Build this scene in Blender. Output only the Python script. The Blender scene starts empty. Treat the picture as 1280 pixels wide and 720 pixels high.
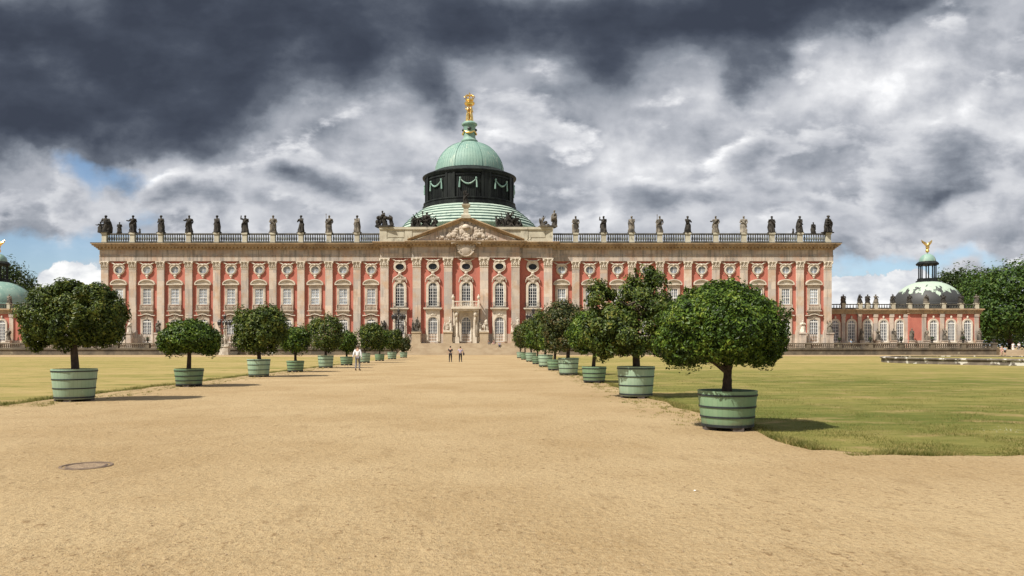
import bpy, math, random
import numpy as np
from mathutils import Vector, Matrix
R = math.radians
scene = bpy.context.scene
COL = scene.collection
random.seed(7); rng = np.random.default_rng(7)

# ------------------------------------------------------------------ camera
F = 930.0; VX = 613.0; VY = 433.0; CAMZ = 1.7
cam_d = bpy.data.cameras.new('camera'); cam = bpy.data.objects.new('camera', cam_d); COL.objects.link(cam)
cam.location = (0, 0, CAMZ); cam.rotation_euler = (R(90), 0, 0)
cam_d.sensor_width = 36; cam_d.lens = F/1280*36
cam_d.shift_x = (640-VX)/1280; cam_d.shift_y = (VY-360)/1280
cam_d.clip_end = 6000; cam_d.clip_start = 0.1
scene.camera = cam

# ------------------------------------------------------------------ exposure, sun
SUN_AZ, SUN_EL = R(53), R(52)
scene.view_settings.view_transform = 'Standard'; scene.view_settings.look = 'None'
scene.view_settings.gamma = 1; scene.view_settings.exposure = 0.52
scene.view_settings.use_curve_mapping = False
sd = bpy.data.lights.new('sun', 'SUN'); sd.energy = 5.0; sd.angle = R(0.5); sd.color = (1.0, 0.94, 0.84)
sun = bpy.data.objects.new('sun', sd); COL.objects.link(sun)
travel = Vector((math.sin(SUN_AZ)*math.cos(SUN_EL), math.cos(SUN_AZ)*math.cos(SUN_EL), -math.sin(SUN_EL)))
sun.rotation_euler = travel.to_track_quat('-Z', 'Y').to_euler(); sun.location = (-40, -30, 60)

# ------------------------------------------------------------------ node helper
class NT:
    def __init__(s, tree): s.t = tree
    def n(s, typ, **kw):
        nd = s.t.nodes.new(typ)
        for k, v in kw.items(): setattr(nd, k, v)
        return nd
    def link(s, a, b): s.t.links.new(a, b)
    def put(s, sock, v):
        if hasattr(v, 'is_linked') or hasattr(v, 'links'): s.t.links.new(v, sock)
        else: sock.default_value = v
    def m(s, op, a, b=None, c=None, clamp=False):
        nd = s.n('ShaderNodeMath', operation=op); nd.use_clamp = clamp
        s.put(nd.inputs[0], a)
        if b is not None: s.put(nd.inputs[1], b)
        if c is not None: s.put(nd.inputs[2], c)
        return nd.outputs[0]
    def v(s, op, a, b=None):
        nd = s.n('ShaderNodeVectorMath', operation=op)
        s.put(nd.inputs[0], a)
        if b is not None: s.put(nd.inputs[1], b)
        return nd
    def noise(s, vec, scale, detail=4, rough=0.55, dist=0.0, lac=2.0):
        nd = s.n('ShaderNodeTexNoise')
        if vec is not None: s.link(vec, nd.inputs['Vector'])
        nd.inputs['Scale'].default_value = scale; nd.inputs['Detail'].default_value = detail
        nd.inputs['Roughness'].default_value = rough; nd.inputs['Distortion'].default_value = dist
        nd.inputs['Lacunarity'].default_value = lac
        return nd
    def ss(s, x, lo, hi, a=0.0, b=1.0):
        nd = s.n('ShaderNodeMapRange', interpolation_type='SMOOTHSTEP')
        s.put(nd.inputs[0], x)
        for i, q in enumerate((lo, hi, a, b)): s.put(nd.inputs[1+i], q)
        return nd.outputs[0]
    def ramp(s, fac, stops, interp='LINEAR'):
        nd = s.n('ShaderNodeValToRGB'); cr = nd.color_ramp; cr.interpolation = interp
        while len(cr.elements) < len(stops): cr.elements.new(0.5)
        for e, (p, c) in zip(cr.elements, stops):
            e.position = p; e.color = (*c, 1)
        s.put(nd.inputs[0], fac); return nd.outputs[0]
    def mix(s, fac, a, b, blend='MIX'):
        nd = s.n('ShaderNodeMix', data_type='RGBA', blend_type=blend)
        s.put(nd.inputs[0], fac)
        for i, q in ((6, a), (7, b)):
            s.put(nd.inputs[i], (*q, 1) if isinstance(q, tuple) and len(q) == 3 else q)
        return nd.outputs[2]

# ------------------------------------------------------------------ world: sky texture under painted-by-noise cloud cover
w = bpy.data.worlds.new('World'); scene.world = w; w.use_nodes = True
wt = w.node_tree; wt.nodes.clear(); T = NT(wt)
sky = T.n('ShaderNodeTexSky', sky_type='NISHITA'); sky.sun_disc = False; sky.ozone_density = 4.0; sky.dust_density = 0.3
sky.sun_elevation = SUN_EL; sky.sun_rotation = math.atan2(-math.sin(SUN_AZ), -math.cos(SUN_AZ))
TB0 = 0.62
DARK = [(60,70,210,120,0.75),(60,165,150,42,0.5),(230,120,170,70,0.6),(430,45,190,52,0.7),(330,20,200,70,0.35),
    (590,105,90,45,0.32),(735,95,60,75,0.42),(640,5,200,40,0.45),(860,30,190,50,0.75),(1040,5,150,40,0.6),(850,90,120,32,0.3),
    (0,-150,600,120,0.6),(900,-150,500,120,0.5)]
GREY = [(235,242,95,34,0.75),(1190,165,150,60,0.30),(1150,250,190,46,0.5),(720,250,110,34,0.55),(420,242,90,26,0.5),(960,190,90,30,.4),
    (50,255,70,30,0.5),(370,222,26,14,.5),(560,255,90,22,.3),(870,260,120,26,.4),(640,140,60,40,.35),(1195,245,40,12,.4),(560,60,60,40,.2),
    (490,170,150,26,-.35),(795,180,60,34,-.5),(1130,95,120,40,-.35),(940,230,110,24,-.2),(160,215,80,16,-.3)]
LITE = [(795,180,60,34,0.20),(480,178,170,34,0.13),(700,180,80,40,0.08),(1130,95,130,40,0.12),(900,200,140,36,0.08),
    (170,215,90,20,0.12),(640,90,50,25,0.15),(880,140,70,25,.08)]
tc = T.n('ShaderNodeTexCoord'); sep = T.n('ShaderNodeSeparateXYZ'); T.link(tc.outputs['Generated'], sep.inputs[0])
dx, dy, dz = sep.outputs
ady = T.m('MAXIMUM', T.m('ABSOLUTE', dy), 0.12)
U = T.m('MULTIPLY', T.m('DIVIDE', dx, ady), 9.3); V = T.m('MULTIPLY', T.m('DIVIDE', dz, ady), 9.3)
U = T.m('MINIMUM', T.m('MAXIMUM', U, -30.0), 30.0); V = T.m('MINIMUM', T.m('MAXIMUM', V, -2.0), 30.0)
cb = T.n('ShaderNodeCombineXYZ'); T.link(U, cb.inputs[0]); T.link(V, cb.inputs[1]); UV = cb.outputs[0]
wn = T.noise(UV, 0.75, 1, 0.4); wn2 = T.noise(UV, 2.2, 4, 0.55)
wn.noise_dimensions = wn2.noise_dimensions = '2D'
wv = T.v('MULTIPLY', T.v('SUBTRACT', wn.outputs['Color'], (0.5, 0.5, 0.5)).outputs[0], (1.1, .75, 0)).outputs[0]
wv2 = T.v('MULTIPLY', T.v('SUBTRACT', wn2.outputs['Color'], (0.5, 0.5, 0.5)).outputs[0], (0.26, 0.22, 0)).outputs[0]
UW = T.v('ADD', UV, T.v('ADD', wv, wv2).outputs[0]).outputs[0]
def blobs(vec, lst):
    acc = None
    for (px, py, rx, ry, a) in lst:
        d = T.v('MULTIPLY', T.v('SUBTRACT', vec, ((px-VX)/100, (VY-py)/100, 0)).outputs[0], (100/rx, 100/ry, 0)).outputs[0]
        g = T.m('POWER', 2.71828, T.m('MULTIPLY', T.v('DOT_PRODUCT', d, d).outputs['Value'], -1.0))
        acc = T.m('MULTIPLY', g, a) if acc is None else T.m('MULTIPLY_ADD', g, a, acc)
    return acc
dark = blobs(UW, DARK)
lite = blobs(UW, LITE)
def n2(vec, scale, det, rough, typ='FBM'):
    nd = T.n('ShaderNodeTexNoise', noise_dimensions='2D', noise_type=typ); T.link(vec, nd.inputs['Vector']); nd.inputs['Scale'].default_value = scale
    nd.inputs['Detail'].default_value = det; nd.inputs['Roughness'].default_value = rough
    if typ != 'FBM': nd.inputs['Offset'].default_value = 1.0; nd.inputs['Gain'].default_value = 1.6
    else: nd.normalize = True
    return nd.outputs[0]
st = T.v('MULTIPLY', T.v('ADD', UV, T.v('MULTIPLY', wv, (.12,.12,0)).outputs[0]).outputs[0], (1.0, 1.45, 1)).outputs[0]
st2 = T.v('ADD', st, T.v('MULTIPLY', wv2, (.22,.22,0)).outputs[0]).outputs[0]
LO = (-0.14, 0.20, 0)
fA = n2(st2, 0.72, 8, 0.54); fA2 = n2(T.v('ADD', st2, LO).outputs[0], 0.72, 6, 0.54)
stB = T.v('ADD', T.v('MULTIPLY', st2, (.92,1.25,1)).outputs[0], (7.3, 3.1, 0)).outputs[0]
fB = n2(stB, 0.85, 8, 0.55); fB2 = n2(T.v('ADD', stB, LO).outputs[0], 0.85, 6, 0.55)
reliefA = T.m('SUBTRACT', fA, fA2); reliefB = T.m('SUBTRACT', fB, fB2)
nC = n2(st2, 2.4, 5, 0.55); nLow = n2(st, 0.36, 2, .45)
relief2 = reliefB
t0 = T.m('MULTIPLY_ADD', T.m('SUBTRACT', nLow, .5), .45, TB0); t0 = T.m('MULTIPLY_ADD', T.m('SUBTRACT', fA, .5), .30, t0); t0 = T.m('MULTIPLY_ADD', reliefA, .6, t0)
F1 = T.m('MULTIPLY_ADD', T.m('SUBTRACT', fB, .5), 2.3, blobs(UW, GREY))
m1 = T.ss(F1, .04, .46)
t1 = T.m('SUBTRACT', .80, T.m('MULTIPLY', T.ss(F1, .12, .95), .43)); t1 = T.m('MULTIPLY_ADD', reliefB, .8, t1)
def lerp(a, b, f): return T.m('MULTIPLY_ADD', T.m('SUBTRACT', b, a), f, a)
tone = T.m('ADD', lerp(t0, t1, m1), lite)
F2 = T.m('MULTIPLY_ADD', T.m('SUBTRACT', fA, .5), 1.5, dark)
m2 = T.ss(F2, .14, .58)
t2 = T.m('SUBTRACT', .46, T.m('MULTIPLY', T.ss(F2, .25, 1.15), .41)); t2 = T.m('MULTIPLY_ADD', reliefA, .35, t2); t2 = T.m('MULTIPLY_ADD', T.m('SUBTRACT', fB, .5), .42, t2)
tone = lerp(tone, T.m('MAXIMUM', t2, 0.03), m2)
SK = 0.69
cl = T.ramp(tone, [(0.0,(.045*SK,.055*SK,.080*SK)),(.14,(.068*SK,.082*SK,.114*SK)),(.30,(.13*SK,.150*SK,.190*SK)),(.46,(.275*SK,.302*SK,.352*SK)),
    (.64,(.50*SK,.52*SK,.57*SK)),(.82,(.78*SK,.79*SK,.82*SK)),(1.0,(1.25*SK,1.25*SK,1.25*SK))])
# gaps of blue, and the sharp white cumulus heads low down
gap = blobs(UW, [(110,222,75,22,0.9),(60,315,130,30,1.3),(160,270,60,20,.4),(1060,338,80,26,1.0),(1190,322,90,16,0.8),(330,255,30,10,.3)])
gapm = T.ss(T.m('MULTIPLY_ADD', T.m('SUBTRACT', nC, 0.5), 0.9, gap), 0.32, 0.95)
cuf = blobs(T.v('ADD', UV, T.v('MULTIPLY', T.v('SUBTRACT', T.noise(UV, 2.6, 6, .6).outputs['Color'], (.5,.5,.5)).outputs[0], (.5,.5,0)).outputs[0]).outputs[0],
    [(92,350,48,24,1.2),(140,365,50,24,1.0),(1085,368,60,26,1.2),(1040,372,40,24,1.0),(1140,352,40,12,.6),(1275,330,40,14,.6)])
cum = T.ss(cuf, 0.42, 0.58)
cuc = T.ramp(T.m('MULTIPLY_ADD', relief2, 1.1, T.m('MULTIPLY_ADD', nC, .3, .55)), [(.3,(.40*SK,.42*SK,.48*SK)),(.55,(.72*SK,.74*SK,.78*SK)),(.8,(1.1*SK,1.1*SK,1.08*SK))])
bgS = T.n('ShaderNodeBackground'); bgS.inputs[1].default_value = 0.085; T.link(sky.outputs[0], bgS.inputs[0])
bgC = T.n('ShaderNodeBackground'); bgC.inputs[1].default_value = 1.0
T.link(T.mix(cum, cl, cuc), bgC.inputs[0])
cover = T.m('MAXIMUM', T.m('SUBTRACT', 1.0, T.m('MULTIPLY', gapm, 0.85)), cum)
ms = T.n('ShaderNodeMixShader'); T.link(cover, ms.inputs[0]); T.link(bgS.outputs[0], ms.inputs[1]); T.link(bgC.outputs[0], ms.inputs[2])
wo = T.n('ShaderNodeOutputWorld'); T.link(ms.outputs[0], wo.inputs[0])

# ------------------------------------------------------------------ materials
def new_mat(name):
    m = bpy.data.materials.new(name); m.use_nodes = True; m.node_tree.nodes.clear()
    t = NT(m.node_tree); out = t.n('ShaderNodeOutputMaterial'); p = t.n('ShaderNodeBsdfPrincipled')
    t.link(p.outputs[0], out.inputs[0]); return m, t, p, out
def mat(name, c, c2=None, scale=1.0, rough=0.8, bump=0.0, bscale=8.0, metal=0.0, stain=None, stretch=(1,1,1), rnd=0.0, spec=0.4):
    m, t, p, out = new_mat(name)
    pos = t.n('ShaderNodeNewGeometry').outputs['Position']
    pv = t.v('MULTIPLY', pos, stretch).outputs[0]
    if c2 is None: c2 = tuple(q*0.8 for q in c)
    n = t.noise(pv, scale, 6, 0.6)
    col = t.mix(t.ss(n.outputs[0], 0.33, 0.67), c, c2)
    if stain:
        n2 = t.noise(pv, stain[1], 5, 0.65)
        col = t.mix(t.ss(n2.outputs[0], stain[2], stain[3]), col, stain[0])
    if rnd:
        oi = t.n('ShaderNodeObjectInfo')
        f = t.m('MULTIPLY_ADD', oi.outputs['Random'], rnd, 1-rnd/2)
        hv = t.n('ShaderNodeHueSaturation'); t.link(f, hv.inputs['Value']); t.link(col, hv.inputs['Color']); col = hv.outputs[0]
    t.link(col, p.inputs['Base Color'])
    p.inputs['Roughness'].default_value = rough; p.inputs['Metallic'].default_value = metal
    p.inputs['Specular IOR Level'].default_value = spec
    if bump:
        b = t.n('ShaderNodeBump'); b.inputs['Strength'].default_value = bump; b.inputs['Distance'].default_value = 0.05
        t.link(t.noise(pos, bscale, 5, .6).outputs[0], b.inputs['Height']); t.link(b.outputs[0], p.inputs['Normal'])
    return m
def stone_mat(name, c1, c2, c3, bw=1.5, bh=0.6, stain=None, rnd=0.0):
    m, t, p, out = new_mat(name)
    pos = t.n('ShaderNodeNewGeometry').outputs['Position']
    sp = t.n('ShaderNodeSeparateXYZ'); t.link(pos, sp.inputs[0])
    cb = t.n('ShaderNodeCombineXYZ'); t.link(sp.outputs[0], cb.inputs[0]); t.link(sp.outputs[2], cb.inputs[1])
    br = t.n('ShaderNodeTexBrick'); t.link(cb.outputs[0], br.inputs['Vector'])
    br.inputs['Color1'].default_value = (*c1, 1); br.inputs['Color2'].default_value = (*c2, 1)
    br.inputs['Mortar'].default_value = (*[q*.75 for q in c2], 1); br.inputs['Scale'].default_value = 1
    br.inputs['Mortar Size'].default_value = 0.012; br.inputs['Brick Width'].default_value = bw; br.inputs['Row Height'].default_value = bh
    n = t.noise(pos, 0.35, 6, .65)
    col = t.mix(t.ss(n.outputs[0], .42, .68), br.outputs[0], c3)
    st = t.v('MULTIPLY', pos, (1.2, 1.2, .12)).outputs[0]
    n2 = t.noise(st, 1.6, 5, .6)
    s = stain or (tuple(q*.45 for q in c2), .55, .8)
    col = t.mix(t.m('MULTIPLY', t.ss(n2.outputs[0], s[1], s[2]), .7), col, s[0])
    if rnd:
        oi = t.n('ShaderNodeObjectInfo'); f = t.m('MULTIPLY_ADD', oi.outputs['Random'], rnd, 1-rnd/2)
        hv = t.n('ShaderNodeHueSaturation'); t.link(f, hv.inputs['Value']); t.link(col, hv.inputs['Color']); col = hv.outputs[0]
    t.link(col, p.inputs['Base Color']); p.inputs['Roughness'].default_value = .85
    b = t.n('ShaderNodeBump'); b.inputs['Strength'].default_value = .35; b.inputs['Distance'].default_value = .05
    t.link(t.noise(pos, 5, 5, .6).outputs[0], b.inputs['Height']); t.link(b.outputs[0], p.inputs['Normal'])
    return m
def leaf_mat(name, stops, rough=0.42, trans=0.25):
    m, t, p, out = new_mat(name)
    g = t.n('ShaderNodeNewGeometry')
    n = t.noise(g.outputs['Position'], 2.4, 3, .6)
    f = t.m('ADD', t.m('MULTIPLY', g.outputs['Random Per Island'], .62), t.m('MULTIPLY_ADD', n.outputs[0], 1.5, -.56))
    col = t.ramp(f, stops); t.link(col, p.inputs['Base Color'])
    p.inputs['Roughness'].default_value = rough; p.inputs['Specular IOR Level'].default_value = .22
    tr = t.n('ShaderNodeBsdfTranslucent'); t.link(t.mix(.5, col, (.16,.22,.03)), tr.inputs[0])
    ms = t.n('ShaderNodeMixShader'); ms.inputs[0].default_value = trans
    t.link(p.outputs[0], ms.inputs[1]); t.link(tr.outputs[0], ms.inputs[2]); t.link(ms.outputs[0], out.inputs[0])
    return m
M = {}
M['red'] = mat('red_plaster', (.46,.160,.118), (.39,.128,.095), .5, .9, .15, 14, stain=((.30,.115,.09), .25, .55, .8), stretch=(1,1,.5))
M['stone'] = stone_mat('sandstone', (.51,.43,.35), (.35,.31,.275), (.38,.27,.20), 1.9, .72, stain=((.15,.135,.115), .46, .68))
M['pilaster'] = stone_mat('pilaster_stone', (.56,.47,.385), (.365,.33,.30), (.44,.31,.215), 2.2, 1.7, rnd=.25, stain=((.20,.175,.15), .48, .76))
M['cornice'] = stone_mat('cornice_stone', (.42,.30,.175), (.38,.29,.19), (.27,.185,.11), 2.6, .5, stain=((.12,.09,.06), .50, .75))
M['trim'] = mat('pale_trim', (.60,.54,.45), (.46,.40,.32), .8, .8, .2, 9)
M['oldtrim'] = mat('weathered_trim', (.52,.45,.37), (.34,.285,.23), .7, .85, .2, 9)
M['white'] = mat('white_paint', (.80,.80,.78), (.72,.72,.70), 2, .5)
M['parapet'] = mat('parapet_stone', (.50,.47,.37), (.38,.345,.265), .5, .85, .2, 8, stain=((.10,.095,.07), .6, .54, .74), stretch=(1,1,.6))
M['black_stone'] = mat('blackened_stone', (.018,.017,.016), (.060,.054,.046), .9, .85, .3, 12, spec=.15)
M['grey_stone'] = mat('grey_weathered_stone', (.045,.041,.036), (.20,.175,.14), .75, .85, .3, 12, spec=.2)
M['pale_stone'] = mat('pale_statue_stone', (.62,.57,.49), (.34,.29,.23), .9, .8, .3, 12)
M['worn_stone'] = mat('worn_pale_stone', (.36,.325,.27), (.13,.115,.095), .75, .85, .3, 12, spec=.2)
M['rail'] = mat('dark_rail', (.035,.034,.030), (.10,.09,.07), .8, .8)
M['baluster'] = mat('baluster_stone', (.13,.135,.11), (.032,.032,.027), .6, .85)
M['grime'] = mat('grimy_terrace_stone', (.17,.14,.10), (.075,.063,.048), .45, .9, .3, 6, stain=((.30,.27,.19), .8, .6, .75))
M['step'] = mat('step_stone', (.42,.34,.235), (.35,.27,.18), .6, .9, .2, 7)
M['copper'] = mat('green_copper', (.225,.34,.285), (.155,.27,.23), .45, .6, .1, 6, stain=((.36,.44,.36), 1.2, .54, .72), stretch=(1,1,.12))
M['palecopper'] = mat('pale_green_copper', (.42,.50,.42), (.31,.39,.33), .4, .6, .1, 6, stain=((.12,.19,.165), .9, .56, .72), stretch=(1,1,.6))
M['darkcopper'] = mat('dark_copper', (.006,.007,.008), (.020,.024,.022), .9, .55, .2, 5, stretch=(1,1,.15), spec=.15)
M['rib'] = mat('rib_copper', (.085,.17,.145), (.05,.11,.095), .5, .6)
M['gold'] = mat('gilding', (.95,.70,.28), (.70,.46,.13), 1.5, .30, .1, 6, metal=1.0)
M['iron'] = mat('black_iron', (.018,.018,.019), (.03,.03,.03), 2, .45)
M['glass'] = mat('dark_glass', (.012,.014,.020), (.03,.034,.042), .8, .06, spec=.25)
M['skyglass'] = mat('glass_sky_and_curtain', (.42,.46,.51), (.12,.135,.16), .8, .15, spec=.5, rnd=.6)  # pale base colour paints in the bright sky's reflection along with curtains
M['midglass'] = mat('glass_half_dark', (.055,.06,.075), (.22,.225,.235), .7, .1, spec=.3)
M['bark'] = mat('bark', (.085,.062,.045), (.045,.033,.025), 9, .9, .6, 30)
M['soil'] = mat('soil', (.05,.035,.022), (.09,.065,.04), 9, .95, .5, 30)
M['tub'] = mat('green_tub_paint', (.205,.335,.22), (.165,.285,.18), 2.2, .6, .08, 30, stain=((.28,.38,.27), 2.5, .58, .8), stretch=(1,1,.4), rnd=.25)
M['paletub'] = mat('pale_green_tub_paint', (.32,.47,.35), (.26,.40,.29), 2.2, .6, .08, 30, stain=((.40,.52,.40), 2.5, .55, .8), stretch=(1,1,.4), rnd=.15)
def tub_mat(name, c1, c2, chip):
    m, t, p, out = new_mat(name); tc = t.n('ShaderNodeTexCoord'); sp = t.n('ShaderNodeSeparateXYZ'); t.link(tc.outputs['Object'], sp.inputs[0])
    pos = t.n('ShaderNodeNewGeometry').outputs['Position']
    an = t.m('MULTIPLY', t.m('ARCTAN2', sp.outputs[1], sp.outputs[0]), 34/6.28318)
    fr = t.m('FRACT', an); gap = t.ss(t.m('ABSOLUTE', t.m('SUBTRACT', fr, .5)), .47, .50)
    stv = t.n('ShaderNodeTexWhiteNoise', noise_dimensions='1D'); t.link(t.m('FLOOR', an), stv.inputs['W'])
    col = t.mix(t.ss(t.noise(t.v('MULTIPLY', pos, (1,1,.4)).outputs[0], 2.2, 6, .6).outputs[0], .33, .67), c1, c2)
    col = t.mix(t.m('MULTIPLY', stv.outputs[0], .30), col, chip)
    col = t.mix(t.m('MULTIPLY', t.ss(t.noise(t.v('MULTIPLY', pos, (1,1,.35)).outputs[0], 11, 5, .7).outputs[0], .62, .70), .6), col, chip)
    dirt = t.m('MULTIPLY', t.ss(t.m('MULTIPLY_ADD', t.noise(pos, 6, 4, .6).outputs[0], .35, sp.outputs[2]), .42, .20), .6)
    col = t.mix(dirt, col, (.16,.13,.085)); col = t.mix(t.m('MULTIPLY', gap, .55), col, (.05,.08,.05))
    hv = t.n('ShaderNodeHueSaturation'); oi = t.n('ShaderNodeObjectInfo'); t.link(t.m('MULTIPLY_ADD', oi.outputs['Random'], .22, .89), hv.inputs['Value']); t.link(col, hv.inputs['Color'])
    t.link(hv.outputs[0], p.inputs['Base Color']); p.inputs['Roughness'].default_value = .6
    b = t.n('ShaderNodeBump'); b.inputs['Strength'].default_value = .35; b.inputs['Distance'].default_value = .01; b.invert = True
    t.link(gap, b.inputs['Height']); t.link(b.outputs[0], p.inputs['Normal']); return m
M['tub'] = tub_mat('green_tub_paint', (.165,.265,.155), (.13,.225,.125), (.24,.32,.20))
M['paletub'] = tub_mat('pale_green_tub_paint', (.275,.385,.275), (.215,.325,.225), (.37,.46,.34))
M['hoop'] = mat('hoop_iron', (.012,.016,.018), (.02,.026,.03), 3, .5)
M['foot'] = mat('foot_wood', (.07,.055,.05), (.10,.085,.075), 5, .8)
M['leaf'] = leaf_mat('laurel_leaf', [(.1,(.009,.021,.003)),(.42,(.032,.066,.007)),(.70,(.080,.135,.013)),(.97,(.18,.225,.032))], .44, .13)
M['oleaf'] = leaf_mat('orange_tree_leaf', [(.1,(.011,.022,.004)),(.42,(.036,.060,.009)),(.72,(.088,.120,.017)),(.97,(.19,.185,.038))], .46, .14)
M['bleaf'] = leaf_mat('browned_leaf', [(.1,(.012,.020,.006)),(.45,(.038,.052,.013)),(.7,(.08,.082,.022)),(.95,(.15,.095,.045))], .45, .13)
M['dleaf'] = leaf_mat('dark_tree_leaf', [(.1,(.012,.026,.008)),(.5,(.028,.05,.014)),(.9,(.06,.085,.025))])
M['tleaf'] = leaf_mat('park_tree_leaf', [(.1,(.010,.026,.005)),(.45,(.030,.066,.010)),(.75,(.065,.118,.018)),(.97,(.13,.17,.035))], .5, .2)
M['skin'] = mat('skin', (.45,.27,.19), (.42,.25,.17), 5, .6)
def cloth(name, c): M[name] = mat(name, c, tuple(q*.85 for q in c), 12, .85, .2, 40)
cloth('white_shirt', (.78,.79,.82)); cloth('grey_trousers', (.17,.165,.17)); cloth('black_cloth', (.018,.018,.022)); cloth('lavender', (.40,.36,.46))
cloth('blue_cloth', (.10,.19,.42)); cloth('dark_hair', (.03,.022,.016)); cloth('grey_hair', (.09,.07,.055)); cloth('brown_leather', (.12,.06,.03))
cloth('pink_cloth', (.62,.40,.36)); cloth('sky_cloth', (.35,.52,.68)); cloth('fair_hair', (.45,.33,.18))

# ground materials
def sand_mat():
    m, t, p, out = new_mat('sand'); pos = t.n('ShaderNodeNewGeometry').outputs['Position']
    big = t.noise(pos, .22, 5, .6); mid = t.noise(t.v('MULTIPLY', pos, (1,.5,1)).outputs[0], 2.2, 6, .65)
    col = t.mix(t.ss(big.outputs[0], .3, .7), (.400,.300,.170), (.315,.222,.114))
    col = t.mix(t.m('MULTIPLY', t.ss(mid.outputs[0], .52, .72), .55), col, (.235,.160,.080))
    col = t.mix(t.m('MULTIPLY', t.ss(t.noise(pos, 1.1, 4, .6).outputs[0], .55, .75), .35), col, (.40,.30,.175))
    fine = t.noise(pos, 52, 3, .75); grit = t.noise(pos, 17, 5, .8)
    col = t.mix(t.m('MULTIPLY', t.ss(grit.outputs[0], .52, .62), .58), col, (.19,.125,.06))
    col = t.mix(t.m('MULTIPLY', t.ss(grit.outputs[0], .48, .37), .55), col, (.43,.335,.20))
    col = t.mix(t.m('MULTIPLY', t.ss(fine.outputs[0], .57, .66), .8), col, (.17,.11,.052))
    col = t.mix(t.m('MULTIPLY', t.ss(t.noise(pos, 60, 3, .6).outputs[0], .62, .72), .6), col, (.46,.38,.26))
    scuff = t.noise(t.v('MULTIPLY', pos, (1,.7,1)).outputs[0], 9, 5, .72)
    reg = t.noise(pos, .55, 3, .5)
    sc = t.m('MULTIPLY', t.ss(scuff.outputs[0], .575, .64), t.ss(reg.outputs[0], .38, .56))
    col = t.mix(t.m('MULTIPLY', sc, .75), col, (.17,.105,.05))
    t.link(col, p.inputs['Base Color']); p.inputs['Roughness'].default_value = .95; p.inputs['Specular IOR Level'].default_value = .15
    h = t.m('MULTIPLY_ADD', scuff.outputs[0], 1.6, t.m('MULTIPLY_ADD', fine.outputs[0], .45, t.m('MULTIPLY', t.noise(pos, 3.0, 4, .6).outputs[0], 1.5)))
    b = t.n('ShaderNodeBump'); b.inputs['Strength'].default_value = .9; b.inputs['Distance'].default_value = .035
    t.link(h, b.inputs['Height']); t.link(b.outputs[0], p.inputs['Normal']); return m
def lawn_mat():
    m, t, p, out = new_mat('dry_lawn'); pos = t.n('ShaderNodeNewGeometry').outputs['Position']
    sp = t.n('ShaderNodeSeparateXYZ'); t.link(pos, sp.inputs[0])
    big = t.noise(t.v('MULTIPLY', pos, (.22,1,1)).outputs[0], .16, 6, .65); mid = t.noise(t.v('MULTIPLY', pos, (.45,1,1)).outputs[0], 1.1, 7, .7)
    a = t.m('MULTIPLY_ADD', t.m('SUBTRACT', mid.outputs[0], .5), .7, t.m('MULTIPLY_ADD', t.m('SUBTRACT', big.outputs[0], .5), 1.1, .55))
    # the near right-hand lawn is really greener than the dried far and left grass
    gx = t.ss(sp.outputs[0], -8.0, 8.0); gy = t.ss(sp.outputs[1], 75.0, 16.0)
    a = t.m('MULTIPLY_ADD', t.m('MULTIPLY', gx, t.m('MULTIPLY_ADD', gy, .75, .25)), .30, t.m('SUBTRACT', a, .10))
    col = t.ramp(a, [(.28,(.37,.28,.125)),(.46,(.30,.24,.090)),(.64,(.205,.185,.055)),(.85,(.10,.115,.025))])
    f = t.noise(pos, 22, 4, .7); col = t.mix(t.m('MULTIPLY', t.ss(f.outputs[0], .5, .68), .5), col, (.10,.095,.022))
    pn = t.noise(t.v('MULTIPLY', pos, (.6,1,1)).outputs[0], .75, 6, .68)
    col = t.mix(t.m('MULTIPLY', t.ss(pn.outputs[0], .53, .66), .75), col, (.30,.215,.10))
    col = t.mix(t.m('MULTIPLY', t.ss(pn.outputs[0], .47, .36), .6), col, (.095,.115,.022))
    t.link(col, p.inputs['Base Color']); p.inputs['Roughness'].default_value = .95; p.inputs['Specular IOR Level'].default_value = .1
    b = t.n('ShaderNodeBump'); b.inputs['Strength'].default_value = .8; b.inputs['Distance'].default_value = .05
    t.link(t.m('ADD', f.outputs[0], mid.outputs[0]), b.inputs['Height']); t.link(b.outputs[0], p.inputs['Normal']); return m
M['sand'] = sand_mat(); M['lawn'] = lawn_mat()
M['blade'] = leaf_mat('grass_blade', [(.1,(.075,.092,.018)),(.4,(.15,.150,.036)),(.65,(.24,.205,.07)),(.95,(.37,.29,.115))], .6, .3)
M['weed'] = leaf_mat('weed_blade', [(.1,(.12,.13,.03)),(.4,(.20,.19,.05)),(.65,(.28,.235,.075)),(.95,(.38,.31,.12))], .6, .3)
M['pebble'] = mat('pebble', (.20,.135,.07), (.36,.27,.17), 25, .9)
M['flower'] = mat('white_petals', (.8,.8,.76), (.7,.7,.66), 9, .8)

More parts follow.
